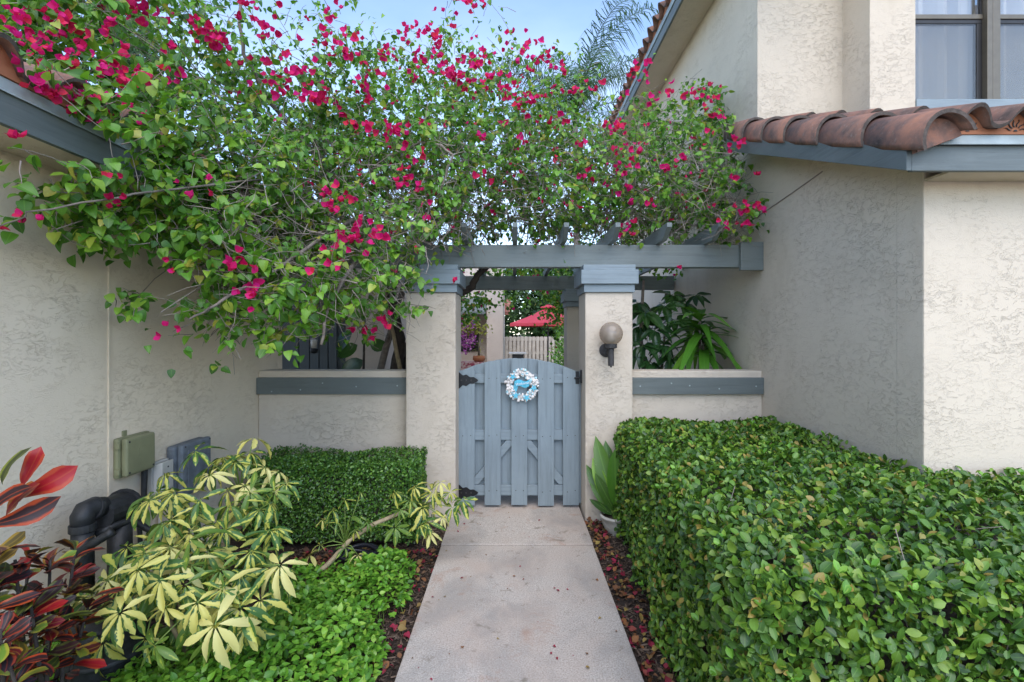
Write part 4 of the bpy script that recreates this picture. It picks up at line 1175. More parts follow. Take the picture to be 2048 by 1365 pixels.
def clear_of_houses(pos):
    """slide points along their sight line until they stand clear of the walls and eaves"""
    p = pos.copy()
    for _ in range(2):
        x, y, z = p[:, 0], p[:, 1], p[:, 2]
        lim = np.where(z < 2.60 + np.maximum(0, (-1.86 - x)) * 0.36, -1.80, -99)
        lim = np.where((z < 2.2), XL + 0.06, lim)
        s = np.where((x < lim) & (lim > -50), lim / np.minimum(x, -1e-3), 1.0)
        s = np.where(x > XR - 0.05, (XR - 0.05) / np.maximum(x, 1e-3), s)
        s = np.clip(s, 0.45, 1.0)
        c = np.array([0, 0, EYE])
        p = c + (p - c) * s[:, None]
    return p

def sample_mass(n, thick, power=1.0, ymin=-10, bias=1.0):
    out = []
    while sum(len(o) for o in out) < n:
        x = RNG.uniform(-20, 1570, n * 2); y = RNG.uniform(-60, 770, n * 2)
        k = idw(K_PTS, x, y, 5.0)
        keep = RNG.uniform(0, 1, len(x)) < np.where(k < 0.06, 0, k) ** power
        x, y = x[keep], y[keep]
        d = idw(D_PTS, x, y, 3.0)
        w_ = RNG.uniform(0, 1, len(x)) < np.clip((d / 3.9) ** 2, 0.05, 1.0)
        x, y, d = x[w_], y[w_], d[w_]
        th = thick * np.clip((d - 1.7) / 1.6, 0.12, 1.0)
        d = d + th * RNG.uniform(0, 1, len(x)) ** bias
        out.append(np.stack([(x - VX) / FPX * d, d, EYE - (y - HY) / FPX * d], 1))
    return clear_of_houses(np.vstack(out)[:n])

def grow(starts, n_leaf, lo, hi, droop=0.35):
    """short leafy shoots: returns polylines and leaf placements"""
    n = len(starts)
    d = unit(RNG.normal(0, 1, (n, 3)) + np.array([0, -0.45, 0.15]))
    L = RNG.uniform(lo, hi, n)
    lines, lp, ld, ln = [], [], [], []
    K = 5
    for i in range(n):
        pts = []; p = starts[i].copy(); v = d[i].copy()
        for k in range(K):
            pts.append(p.copy())
            p = p + v * L[i] / (K - 1)
            v = unit(v + RNG.normal(0, 0.22, 3) - np.array([0, 0, droop * 0.3]))
        pts = clear_of_houses(np.array(pts)); lines.append((pts, 1.0))
        m = n_leaf if isinstance(n_leaf, int) else RNG.integers(*n_leaf)
        for j in range(m):
            t = 0.12 + 0.88 * (j + RNG.uniform(0, 0.6)) / m; f = min(t, 0.999) * (K - 1); a = int(f)
            q = pts[a] + (pts[min(a + 1, K - 1)] - pts[a]) * (f - a)
            sd = unit(np.cross(v, RNG.normal(0, 1, 3)))
            ldir = unit(sd * 0.9 + v * 0.4 + np.array([0, -0.25, -0.55]) + RNG.normal(0, 0.28, 3))
            lp.append(q + ldir * 0.012); ld.append(ldir)
            ln.append(unit(np.array([0, -0.55, 0.85]) + RNG.normal(0, 0.38, 3)))
    return lines, np.array(lp), np.array(ld), np.array(ln)

def in_outline(p, gain=2.2, cut=0.05):
    """thins whatever has strayed outside the plant's outline"""
    d = np.maximum(p[:, 1], 0.1)
    k = idw(K_PTS, p[:, 0] / d * FPX + VX, HY - (p[:, 2] - EYE) / d * FPX, 5.0)
    return RNG.uniform(0, 1, len(p)) < np.where(k < cut, 0, k * gain)
st = sample_mass(4200, 1.4, 1.0, bias=1.3)
bx_ = RNG.uniform(520, 1440, 1300); by_ = RNG.uniform(235, 485, 1300); bd_ = idw(D_PTS, bx_, by_, 3.0) + RNG.uniform(0.8, 2.4, 1300)
st = np.vstack([st, clear_of_houses(np.stack([(bx_ - VX) / FPX * bd_, bd_, EYE - (by_ - HY) / FPX * bd_], 1))])
lines, lp, ld, ln = grow(st, (5, 10), 0.08, 0.24)
ok = in_outline(lp); lp, ld, ln = lp[ok], ld[ok], ln[ok]
lines = [l for l, k in zip(lines, in_outline(np.array([l[0][-1] for l in lines]))) if k]
sc_ = RNG.uniform(0.6, 1.15, len(lp)) * np.where(lp[:, 1] < 2.9, 1.12, 0.98)
lp = clear_of_houses(lp)
foliage(bg, 'leaf', T_BOUG, lp, ld, ln, sc_, M['bougainvillea_leaf'], 300, 'leaves', 16.0)
twigs(bg, 'shoots', lines, 0.0028, 0.0012, M['twig'])

# long arching canes and the thicket of bare twigs under the leaves
canes = []
src = np.array([(-1.1, 4.7, 2.2), (-0.6, 4.8, 2.3), (-1.5, 4.4, 2.3), (0.2, 5.0, 2.4), (1.1, 5.0, 2.4)])
ends = sample_mass(150, 0.9, 0.5)
for e in ends:
    s = src[np.argmin(np.linalg.norm(src - e, axis=1) + RNG.uniform(0, 1.2, len(src)))] + RNG.normal(0, 0.25, 3) * np.array([1, 1, 0.3])
    mid = (s + e) / 2 + np.array([0, 0, RNG.uniform(0.1, 0.55)]) + RNG.normal(0, 0.15, 3)
    pts = []
    for k in range(11):
        t = k / 10; pts.append(s * (1 - t) ** 2 + mid * 2 * t * (1 - t) + e * t * t + RNG.normal(0, 0.012, 3))
    canes.append((clear_of_houses(np.array(pts)), RNG.uniform(0.6, 1.5)))
canes = [l for l, k in zip(canes, in_outline(np.array([l[0][5] for l in canes]), 5.0)) if k]
twigs(bg, 'canes', canes, 0.0060, 0.0018, M['twig'], 5)
th = []
n = 5200
x = RNG.uniform(420, 1480, n); y = 240 + 260 * RNG.uniform(0, 1, n) ** 0.6
m_ = (x < 830) & (RNG.uniform(0, 1, n) < 0.5); y[m_] += RNG.uniform(40, 190, m_.sum())
kk = idw(K_PTS, x, y) > 0.22
x, y = x[kk], y[kk]
d = idw(D_PTS, x, y, 3.0) + RNG.uniform(-0.05, 1.4, len(x)) 
for a, b_, c in zip(x, y, d):
    p = np.array(P(a, b_, c)); v = unit(RNG.normal(0, 1, 3) * np.array([1, 0.8, 0.7])); pts = [p]
    for k in range(3):
        v = unit(v + RNG.normal(0, 0.35, 3)); p = p + v * RNG.uniform(0.04, 0.11); pts.append(p)
    th.append((clear_of_houses(np.array(pts)), RNG.uniform(0.7, 1.6)))
twigs(bg, 'bare_twigs', th, 0.0026, 0.0010, M['twig'])

# trunks behind the low wall and the limbs that climb the pergola
def limb(pts, r, mat='dark_bark', name='trunk', parent=bg, seg=9):
    c = []
    pts = [Vector(p) for p in pts]
    for i in range(len(pts) - 1):
        for k in range(4): c.append(pts[i].lerp(pts[i + 1], k / 4) + Vector((random.uniform(-1, 1), random.uniform(-1, 1), 0)) * 0.008)
    c.append(pts[-1])
    n = len(c) - 1
    return MB().tube(c, [r[0] + (r[1] - r[0]) * i / n for i in range(n + 1)], seg).build(name, M[mat], parent, smooth=True)
limb([(-1.15, 4.75, -0.05), (-1.22, 4.72, 0.8), (-1.10, 4.70, 1.4), (-1.18, 4.6, 1.9), (-0.9, 4.6, 2.5)], (0.075, 0.04))
limb([(-1.05, 4.8, -0.05), (-1.02, 4.82, 1.0), (-1.20, 4.8, 1.7), (-1.5, 4.5, 2.4)], (0.055, 0.03))
limb([(-1.32, 4.85, -0.05), (-1.38, 4.8, 0.9), (-1.25, 4.85, 1.5), (-1.05, 4.9, 2.2)], (0.04, 0.03), 'bark')
limb([(-1.02, 4.55, 0.9), (-1.12, 4.50, 1.5), (-1.22, 4.45, 2.0)], (0.022, 0.014), 'tan_stem', 'stem')
limb([(-0.93, 4.6, 1.1), (-0.98, 4.55, 1.8)], (0.02, 0.015), 'tan_stem', 'stem')
limb([P(890, 600, 4.75), P(918, 588, 4.7), P(945, 574, 4.65), P(953, 552, 4.65), P(972, 536, 4.7), P(1000, 505, 4.8)], (0.040, 0.026), 'dark_bark', 'limb')
limb([P(500, 0, 3.5) + Vector((0, 0, 0.6)), P(478, 30, 3.5), P(490, 110, 3.55), P(530, 190, 3.7), P(620, 300, 4.0), P(720, 420, 4.4)], (0.008, 0.022), 'bark', 'limb')
limb([P(880, 290, 3.6), P(905, 310, 3.62), P(890, 360, 3.65), P(870, 410, 3.7)], (0.010, 0.006), 'twig', 'limb')
limb([P(880, 290, 3.6), P(840, 285, 3.7), P(760, 320, 3.9), P(700, 400, 4.1)], (0.010, 0.016), 'twig', 'limb')
limb([P(640, 690, 2.75), P(655, 620, 2.8), P(700, 540, 3.0), P(760, 440, 3.6)], (0.008, 0.014), 'bark', 'limb')
limb([P(380, 640, 2.35), P(430, 610, 2.4), P(520, 560, 2.6), P(640, 480, 3.0), P(740, 420, 3.6)], (0.005, 0.013), 'bark', 'limb')
limb([P(0, 455, 1.75), P(60, 425, 1.8), P(200, 400, 2.0), P(330, 380, 2.3), P(520, 360, 3.0)], (0.0025, 0.006), 'bark', 'limb')

# bracts: clusters where the photograph shows them (x, y, how many)
FL = [(20, 35, 5), (60, 60, 7), (40, 95, 4), (110, 25, 6), (130, 65, 5), (160, 70, 5), (90, 90, 7), (110, 110, 8), (70, 40, 4), (95, 140, 9), (120, 125, 9), (85, 165, 5), (150, 185, 9), (165, 205, 6), (105, 175, 4), (45, 290, 3), (205, 345, 3), (40, 428, 4), (205, 245, 3), (235, 205, 3), (265, 235, 4), (275, 225, 2),
      (245, 30, 5), (270, 15, 4), (300, 25, 6), (310, 10, 5), (210, 55, 4), (230, 65, 3), (195, 130, 5), (225, 125, 5), (255, 150, 5), (265, 170, 5), (240, 155, 4), (290, 155, 4), (320, 155, 2), (400, 65, 6), (420, 75, 6), (435, 90, 6), (455, 95, 4), (385, 40, 2), (490, 5, 4), (510, 30, 4), (480, 40, 2), (510, 120, 3), (525, 165, 6), (545, 70, 4), (560, 40, 1), (535, 75, 2), (575, 100, 2), (600, 125, 5), (590, 150, 4), (615, 165, 5), (640, 190, 6), (650, 195, 5), (575, 160, 3), (660, 75, 4), (680, 45, 3), (690, 5, 3), (690, 110, 4), (700, 80, 3), (670, 100, 4), (710, 165, 3), (685, 215, 3), (700, 250, 4), (745, 145, 5), (740, 180, 4), (760, 100, 3), (800, 60, 4), (820, 55, 4), (805, 75, 3), (780, 105, 4), (765, 262, 7), (780, 270, 5), (805, 260, 4), (820, 300, 3), (835, 320, 3), (820, 355, 4), (800, 370, 4), (845, 380, 4), (860, 65, 6), (870, 70, 6), (880, 85, 3), (890, 120, 8), (905, 140, 8), (895, 155, 7), (915, 160, 6), (940, 120, 4), (945, 140, 4), (965, 110, 4), (970, 125, 3), (930, 5, 5), (960, 8, 3), (945, 22, 2), (835, 115, 5), (850, 130, 3), (830, 150, 4), (900, 55, 3), (940, 170, 4), (985, 160, 6), (1000, 155, 4), (1015, 180, 5), (1020, 195, 5), (1050, 115, 6), (1065, 125, 5), (1030, 65, 2), (1055, 75, 2), (1000, 92, 2), (1095, 118, 4), (1120, 138, 4), (1075, 90, 2), (1060, 200, 5), (1075, 195, 4), (1045, 220, 6), (1005, 240, 3), (960, 268, 2), (960, 358, 3), (1050, 275, 3), (1110, 245, 3), (1125, 238, 3), (1145, 180, 3), (1155, 190, 3), (1175, 175, 3), (1200, 175, 2), (1240, 190, 2), (1165, 285, 3), (1175, 350, 4), (1250, 310, 5), (1262, 330, 5), (1255, 345, 3), (1270, 145, 6), (1300, 138, 4), (1285, 160, 2), (1215, 250, 4), (1230, 245, 4), (1220, 265, 2), (1310, 200, 3), (1340, 185, 4), (1365, 190, 2), (1400, 190, 7), (1415, 200, 4), (1350, 330, 4), (1370, 325, 3), (1440, 235, 3), (1430, 222, 2), (1420, 265, 2), (1470, 293, 5), (1465, 355, 2), (1500, 352, 2), (1500, 410, 4), (1490, 420, 4), (1525, 415, 3), (1495, 445, 3), (1470, 408, 2), (1445, 450, 3), (1255, 455, 6), (1235, 460, 3), (1150, 410, 3), (1260, 400, 2), (1235, 380, 4), (1300, 400, 3),
      (680, 400, 5), (655, 395, 3), (670, 410, 4), (735, 465, 7), (712, 470, 5), (725, 455, 4), (855, 440, 3), (400, 370, 3), (385, 385, 3), (240, 400, 2), (225, 410, 2), (480, 518, 4), (488, 560, 5), (512, 605, 3), (335, 665, 3), (345, 540, 2), (720, 663, 4), (747, 665, 3), (780, 645, 4), (665, 495, 4), (660, 540, 3), (690, 480, 3), (605, 200, 3), (560, 190, 3), (720, 120, 3), (650, 30, 2), (560, 5, 2), (880, 20, 2), (330, 100, 3), (350, 130, 3)]
rng = random.Random(5)
fp, fd, fn, fs_ = [], [], [], []
for px, py, k in FL:
    d = float(idw(D_PTS, np.array([px]), np.array([py]), 3.0)[0]) - 0.06
    for j in range(int(k * 1.25)):
        s = 0.020 * (k ** 0.5)
        p = np.array(P(px, py, d)) + RNG.normal(0, 1, 3) * s * np.array([1, 0.8, 0.8])
        fp.append(p)
        up_ = unit(RNG.normal(0, 0.6, 3) + np.array([0, -0.8, 0.2]))
        fn.append(up_); fd.append(np.cross(up_, RNG.normal(0, 1, 3))); fs_.append(RNG.uniform(0.85, 1.4) * (0.72 if d < 2.4 else 1.0))
ex = sample_mass(190, 0.35, 0.8)
for p in ex:
    if p[1] < 3.0: continue
    for j in range(2):
        fp.append(p + RNG.normal(0, 0.02, 3)); up_ = unit(RNG.normal(0, 0.6, 3) + np.array([0, -0.6, 0.4])); fn.append(up_); fd.append(np.cross(up_, RNG.normal(0, 1, 3))); fs_.append(RNG.uniform(0.6, 1.0))
fp = clear_of_houses(np.array(fp))
foliage(bg, 'bract', T_BRACT, fp, np.array(fd), np.array(fn), np.array(fs_), M['bract'], 300, 'bracts', 9.0)

# ================================================================== hedges and ground cover
def shell_points(n, faces, jitter):
    """points on rounded hedge faces: faces = (origin, edge u, edge v, outward normal, weight)"""
    w = np.array([np.linalg.norm(np.cross(f[1], f[2])) * f[4] for f in faces]); w /= w.sum()
    ch = RNG.choice(len(faces), n, p=w)
    pos, nr = np.zeros((n, 3)), np.zeros((n, 3))
    for i, f in enumerate(faces):
        s = ch == i; m = s.sum(); a, b = RNG.uniform(0, 1, (m, 1)), RNG.uniform(0, 1, (m, 1))
        pos[s] = np.array(f[0]) + a * np.array(f[1]) + b * np.array(f[2]); nr[s] = np.array(f[3])
    depth = np.abs(RNG.normal(0, jitter, (n, 1)))
    return pos - nr * depth, nr, depth[:, 0]

def lumps(p, f, amp, seed):
    r = np.random.default_rng(seed); out = np.zeros(len(p))
    for k in range(7):
        d = unit(r.normal(0, 1, 3)); out += np.sin((p @ d) * f * r.uniform(0.6, 1.8) + r.uniform(0, 6.28))
    return out * amp / 2.6

def hedge(name, loc, faces, n, tpls, mat, jitter, size, label, n_parts, cell, core, lump, seed, upbias=0.5, stuff='leaves', round_=None, cat='hedge'):
    h = empty(name, loc, label, cat)
    pos, nr, dep = shell_points(n, faces, jitter)
    if round_ is not None: pos, nr = round_(pos, nr)
    pos = pos + nr * lumps(pos, lump[0], lump[1], seed)[:, None]
    nrm = unit(nr + RNG.normal(0, 0.75, (n, 3)) + np.array([0, -0.15, 0.35]))
    tan = unit(np.cross(nr, RNG.normal(0, 1, (n, 3))))
    dr = unit(tan * 0.8 + nr * 0.5 + np.array([0, 0, upbias]) * RNG.uniform(0, 1, (n, 1)))
    sc = RNG.uniform(size[0], size[1], n)
    foliage(h, 'leaf', tpls, pos, dr, nrm, sc, mat, n_parts, stuff, cell)
    return h, pos, nr

X0, Y0, ZH = 0.70, 1.36, 0.82
def round_big(p, nr):
    """shoulders of the clipped hedge: pull points that leave the rounded box back onto it"""
    lo = np.array([X0, Y0, -0.3]); hi = np.array([9.0, 3.98, ZH]); r = 0.16
    p = p + np.stack([0.060 * (p[:, 1] - 1.9) * np.clip((2.06 - p[:, 0]) / 1.36, 0, 1), np.zeros(len(p)), np.zeros(len(p))], 1)
    lo = np.stack([X0 + 0.060 * (p[:, 1] - 1.9), np.full(len(p), Y0), np.full(len(p), -0.3)], 1)
    c = np.clip(p, lo + r, hi - r); v = p - c; d = np.linalg.norm(v, axis=1)
    o = d > r
    q = p.copy(); q[o] = c[o] + v[o] / d[o][:, None] * r * RNG.uniform(0.8, 1.0, (o.sum(), 1))
    n2 = nr.copy(); s = d > 1e-5; n2[s] = unit(v[s] / d[s][:, None] + nr[s] * 0.3)
    return q, n2
fc = [((X0, Y0, ZH), (1.36, 0, 0), (0, 3.96 - Y0, 0), (0, 0, 1), 1.15), ((2.06, Y0, ZH), (1.5, 0, 0), (0, 2.44 - Y0, 0), (0, 0, 1), 1.15),
      ((X0, Y0, 0.0), (0, 3.96 - Y0, 0), (0, 0, ZH), (-1, 0, 0), 1.4), ((X0, Y0, 0.15), (2.1, 0, 0), (0, 0, ZH - 0.15), (0, -1, 0), 1.9), ((X0, 3.96, 0.3), (1.35, 0, 0), (0, 0, ZH - 0.3), (0, 1, 0), 0.3)]
bh, hp, hn = hedge('hedge', (1.6, 2.6, -0.05), fc, 47000, T_HEDGE, M['hedge_leaf'], 0.050, (0.36, 0.98), 'large clipped glossy green hedge filling the bed right of the path', 300, 15.0, None, (10.0, 0.026), 3, round_=round_big)
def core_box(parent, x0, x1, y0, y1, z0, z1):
    b = MB().box(x0, x1, y0, y1, z0, z1).build('shade_core', M['dark_bark'], parent, 0.06, segs=3)  # solid dark box added inside the leaves, stands in for inner shade
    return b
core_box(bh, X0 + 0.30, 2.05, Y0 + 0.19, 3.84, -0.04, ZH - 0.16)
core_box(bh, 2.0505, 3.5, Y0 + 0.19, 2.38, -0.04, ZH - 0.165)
tw = []
for i in RNG.choice(len(hp), 900, replace=False):
    p = hp[i] - hn[i] * 0.02; v = unit(hn[i] * -1 + RNG.normal(0, 0.6, 3)); tw.append((np.array([p, p + v * 0.06, p + v * 0.13 + RNG.normal(0, 0.01, 3)]), 1.0))
twigs(bh, 'twigs', tw, 0.0010, 0.0019, M['twig'])
# a few fresh shoots standing proud of the clipped top
sp, sd, sn, ss = [], [], [], []
for i in RNG.choice(len(hp), 150, replace=False):
    if hn[i][2] < 0.2 and hn[i][0] > -0.5 and hn[i][1] > -0.5: continue
    for k in range(4):
        a = RNG.uniform(0, 6.28); dd = unit(np.array([math.cos(a) * 0.7, math.sin(a) * 0.7, 0.5]) + hn[i] * 0.5)
        sp.append(hp[i] + hn[i] * 0.035); sd.append(dd); sn.append(unit(np.array([0, 0, 1.0]) + hn[i] + RNG.normal(0, 0.2, 3))); ss.append(RNG.uniform(0.45, 0.8))
T_FRESH = [leaf_tpl(0.05, 0.026, sh_obov, 0.16, 0.1, 0.02, 4, 3, r) for r in (0.35, 0.6, 0.85)]
foliage(bh, 'shoot_leaf', T_FRESH, np.array(sp), np.array(sd), np.array(sn), np.array(ss), M['cover_leaf'], 0, 'shoot_leaves')

SX0, SX1, SY0, SY1, SZ = -1.93, -0.71, 3.45, 4.0, 0.555
fs2 = [((SX0, SY0, SZ), (SX1 - SX0, 0, 0), (0, SY1 - SY0, 0), (0, 0, 1), 1.0), ((SX0, SY0, 0.02), (SX1 - SX0, 0, 0), (0, 0, SZ), (0, -1, 0), 1.3), ((SX1, SY0, 0.02), (0, SY1 - SY0, 0), (0, 0, SZ), (1, 0, 0), 1.2), ((SX0, SY0, 0.02), (0, SY1 - SY0, 0), (0, 0, SZ), (-1, 0, 0), 0.6)]
sh_, sp2, sn2 = hedge('hedge', (-1.3, 3.7, -0.05), fs2, 26000, T_SMALL, M['small_leaf'], 0.035, (0.8, 1.5), 'small fine leaved dark clipped hedge against the low garden wall', 300, 8.0, None, (14.0, 0.022), 9)
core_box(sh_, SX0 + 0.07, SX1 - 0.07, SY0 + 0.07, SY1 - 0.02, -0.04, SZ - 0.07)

gcv = empty('ground_cover', (-1.2, 2.3, -0.05)); gcv['label'] = 'low bright green leafy ground cover filling the bed left of the path'; gcv['category'] = 'ground cover'
n = 17500
gx_ = RNG.uniform(-2.1, -0.60, n); gy_ = RNG.uniform(1.15, 3.32, n)
edge = -0.625 + 0.05 * np.sin(gy_ * 7) + 0.03 * np.sin(gy_ * 17) - 0.06 * (gy_ > 2.85)
hgt = 0.17 + 0.05 * np.sin(gx_ * 5 + 1) * np.sin(gy_ * 4) + 0.03 * np.sin(gx_ * 13) * np.sin(gy_ * 11 + 2)
hgt *= np.clip((edge - gx_) / 0.13, 0.0, 1) ** 0.5
hgt *= np.clip((3.36 - gy_) / 0.25, 0, 1)
keep = (gx_ < edge) & ~((gx_ < -1.30) & (gy_ > 2.30)) & ~((np.abs(gx_ + 1.03) < 0.17) & (np.abs(gy_ - 3.18) < 0.16)) & ~((gx_ < -1.05) & (gy_ > 2.95)) & (RNG.uniform(0, 1, n) < np.where(gy_ > 3.05, 0.55, 1.0))
gx_, gy_, hgt = gx_[keep], gy_[keep], hgt[keep]; n = len(gx_)
gp_ = np.stack([gx_, gy_, hgt * RNG.uniform(0.0, 1.0, n) ** 0.35 - 0.02], 1)
gd_ = unit(np.stack([RNG.normal(0, 1, n), RNG.normal(0, 1, n) - 0.2, RNG.uniform(-0.1, 0.8, n)], 1))
gn_ = unit(np.stack([RNG.normal(0, 0.35, n), RNG.normal(-0.2, 0.35, n), np.ones(n)], 1))
foliage(gcv, 'leaf', T_COVER, gp_, gd_, gn_, RNG.uniform(0.7, 1.35, n), M['cover_leaf'], 300, 'leaves', 12.0)
tw = []
for i in RNG.choice(n, 700, replace=False):
    p = gp_[i]; tw.append((np.array([[p[0] + RNG.normal(0, 0.03), p[1] + RNG.normal(0, 0.03), -0.05], [p[0], p[1], p[2] * 0.5], p]), 1.0))
twigs(gcv, 'stems', tw, 0.002, 0.0012, M['stem_green'])

# mulch chips and fallen bracts on the beds
def bed_points(n, rects):
    a = np.array([(r[1] - r[0]) * (r[3] - r[2]) for r in rects]); ch = RNG.choice(len(rects), n, p=a / a.sum()); r = np.array(rects)[ch]
    return np.stack([r[:, 0] + (r[:, 1] - r[:, 0]) * RNG.uniform(0, 1, n), r[:, 2] + (r[:, 3] - r[:, 2]) * RNG.uniform(0, 1, n)], 1)
T_CHIP = [dict(v=np.array([(-.5, 0, 0), (.5, 0, 0), (.4, 1, 0), (-.4, 1, 0), (-.4, .05, .3), (.4, .05, .3), (.3, .95, .3), (-.3, .95, .3)]) * np.array([0.007, 0.03, 0.008]), f=[(4, 5, 6, 7), (0, 1, 5, 4), (1, 2, 6, 5), (2, 3, 7, 6), (3, 0, 4, 7)], lu=np.zeros(8), lv=np.zeros(8), rnd=np.full(8, r)) for r in rnds(6)]
bp = bed_points(9000, [(-0.95, -0.53, 1.6, 4.0), (-2.1, -0.95, 2.5, 3.45), (0.575, 0.85, 1.6, 4.0)]); n = len(bp)
pos = np.concatenate([bp, RNG.uniform(-0.05, -0.03, (n, 1))], 1)
dr = unit(RNG.normal(0, 1, (n, 3)) * np.array([1, 1, 0.25])); nm = unit(RNG.normal(0, 0.3, (n, 3)) + np.array([0, 0, 1.0]))
o = bpy.data.objects.new('mulch_chips', scatter_mesh('mulch_chips', T_CHIP, RNG.integers(0, 6, n), pos, frames(dr, nm), RNG.uniform(0.5, 1.4, n), M['chip'])); COL.objects.link(o)
tag(o, 'dark brown bark mulch chips covering the planting beds', 'mulch', kind='stuff')
T_LIT = [leaf_tpl(0.036, 0.028, sh_ovate, 0.3, 0.3 * (1 if i % 2 else -1), 0.06, 4, 3, r) for i, r in enumerate(rnds(10))]
bp = bed_points(290, [(0.575, 0.72, 1.7, 3.95)]); b2 = bed_points(90, [(-0.66, -0.53, 1.6, 3.3)]); b3 = bed_points(170, [(-1.0, -0.53, 3.15, 3.42), (-1.5, -1.0, 2.9, 3.42)])
bp = np.vstack([bp, b2, b3]); n = len(bp)
pos = np.concatenate([bp, RNG.uniform(-0.035, -0.008, (n, 1))], 1)
o = bpy.data.objects.new('fallen_bracts', scatter_mesh('fallen_bracts', T_LIT, RNG.integers(0, 10, n), pos, frames(unit(RNG.normal(0, 1, (n, 3)) * np.array([1, 1, 0.3])), unit(RNG.normal(0, 0.45, (n, 3)) + np.array([0, 0, 1.0]))), RNG.uniform(0.6, 1.3, n), M['litter'])); COL.objects.link(o)
tag(o, 'fallen magenta bracts and dry leaves littering the soil along the path', 'leaf litter', kind='stuff')

pp_ = bed_points(60, [(-0.50, -0.38, 1.7, 4.0), (0.42, 0.55, 1.7, 4.0), (-0.45, 0.5, 1.9, 4.05)]); n = len(pp_)
pos = np.concatenate([pp_, np.full((n, 1), 0.004)], 1)
o = bpy.data.objects.new('path_litter', scatter_mesh('path_litter', T_LIT, RNG.integers(0, 10, n), pos, frames(unit(RNG.normal(0, 1, (n, 3)) * np.array([1, 1, 0.05])), np.tile(np.array([0.05, 0.02, 1.0]), (n, 1))), RNG.uniform(0.15, 0.6, n), M['litter'])); COL.objects.link(o)
tag(o, 'crumbs of dry leaves and petals scattered on the concrete path', 'leaf litter', kind='stuff')

# ================================================================== variegated umbrella plant
def compound(c, axis, nleaf, L, mat, parent, tpls, petiole_from=None, name='leaf', droop=0.75, stem_mat='stem_green'):
    """one palmate leaf: leaflets round the end of a stalk, as one mesh with its stalk"""
    axis = Vector(axis).normalized(); w = axis.orthogonal().normalized(); u = axis.cross(w)
    parts = []; a0 = random.uniform(0, 6.28); ri = random.randrange(len(tpls))
    for k in range(nleaf):
        a = a0 + 2 * math.pi * k / nleaf + random.uniform(-0.12, 0.12)
        rad = w * math.cos(a) + u * math.sin(a)
        dr = (rad + axis * random.uniform(0.05, 0.4) - Vector((0, 0, droop * random.uniform(0.5, 1.1)))).normalized()
        nm = (axis * 0.9 + rad * 0.25 + Vector((0, 0, 0.35))).normalized()
        x = dr.cross(nm).normalized(); z = x.cross(dr)
        s = L * random.uniform(0.6, 1.12)
        m3 = Matrix((x * s, dr * s, z * s)).transposed().to_4x4(); m3.translation = Vector(c) + dr * (0.08 * s)
        t = tpls[min(len(tpls) - 1, max(0, ri + random.choice((-1, 0, 0, 1))))]; parts.append((t, m3))
    tp = join_tpl(parts)
    me_o = wloc(parent)
    tp['v'] = tp['v'] - np.array(me_o)
    nb = len(tp['v'])
    me = tpl_mesh(name, tp, mat)
    o = bpy.data.objects.new(name, me); COL.objects.link(o); o.parent = parent
    if petiole_from is not None:
        p0 = Vector(petiole_from); p1 = Vector(c); md = (p0 + p1) / 2 + Vector((0, 0, 0.02))
        st_ = MB().tube([p0, md, p1], [0.0035, 0.003, 0.0024], 5)
        st_.build('leaf_stalk', M[stem_mat], o if False else parent, smooth=True)
    return o
def leaflets(L, W, n, shape=sh_obov, **kw): return [leaf_tpl(L, W * (0.85 + 0.3 * ((i * 5) % 7) / 7), shape, 0.10 + 0.12 * (i % 3), 0.08 + 0.16 * ((i * 3) % 5), 0.02, 6, 5, r, serr=0.06, twist=0.25 * ((i * 7) % 5 - 2), **kw) for i, r in enumerate(rnds(n))]
T_VAR = leaflets(1.0, 0.29, 14)
um = empty('umbrella_plant', (P(400, 0, 2.15).x, 2.15, -0.05), 'yellow and green variegated umbrella plant sprawling before the utility boxes', 'shrub')
basep = Vector(um.location)
# (photo x, y, metres) of the leaf centres
UM = [(240, 1225, 1.72), (275, 1140, 1.8), (215, 1160, 1.85), (300, 1000, 2.15), (350, 985, 2.2), (420, 950, 2.35), (400, 1000, 2.2), (430, 1250, 1.75), (395, 1205, 1.8), (480, 1215, 1.85), (520, 1200, 1.9), (560, 1130, 2.0), (500, 1105, 2.05), (540, 1060, 2.2),
      (450, 1060, 2.15), (380, 1065, 2.1), (340, 1095, 2.0), (320, 1160, 1.85), (460, 1010, 2.3), (500, 985, 2.4), (470, 925, 2.5), (500, 905, 2.6), (445, 915, 2.55), (530, 935, 2.6), (360, 1130, 1.95), (440, 1140, 1.95), (310, 1085, 2.05), (370, 1170, 1.9), (520, 1020, 2.3), (550, 985, 2.45), (290, 1105, 1.95), (235, 1180, 1.82), (415, 1105, 2.05), (480, 1150, 1.95), (340, 1040, 2.1), (330, 1215, 1.85), (310, 1290, 1.8), (445, 1180, 1.85), (180, 1190, 1.85)]
hubs = [P(330, 1140, 2.15), P(440, 1080, 2.25), P(350, 1050, 2.3), P(470, 1150, 2.15), P(280, 1140, 2.1), P(480, 985, 2.55)]
for h in hubs:
    md = (basep + h) / 2 + Vector((random.uniform(-0.05, 0.05), random.uniform(-0.03, 0.05), 0.02))
    MB().tube([basep + Vector((0, 0, 0.03)), md, h], [0.013, 0.010, 0.006], 8).build('stem', M['tan_stem'], um, smooth=True)
UM2 = UM + [(x + random.gauss(0, 26), y + random.gauss(0, 24), d + random.uniform(0.02, 0.2)) for x, y, d in UM + UM if random.random() < 0.8]
for (x, y, d) in UM2:
    c = P(x, y, d); hb = min(hubs, key=lambda h: (h - c).length)
    ax = (c - hb).normalized() * 0.6 + Vector((0, -0.35, 0.65)) + Vector((random.gauss(0, 0.2), random.gauss(0, 0.2), random.gauss(0, 0.15)))
    compound(c, ax, random.choice((6, 7, 7, 8)), random.uniform(0.085, 0.135), M['variegated'], um, T_VAR, hb)
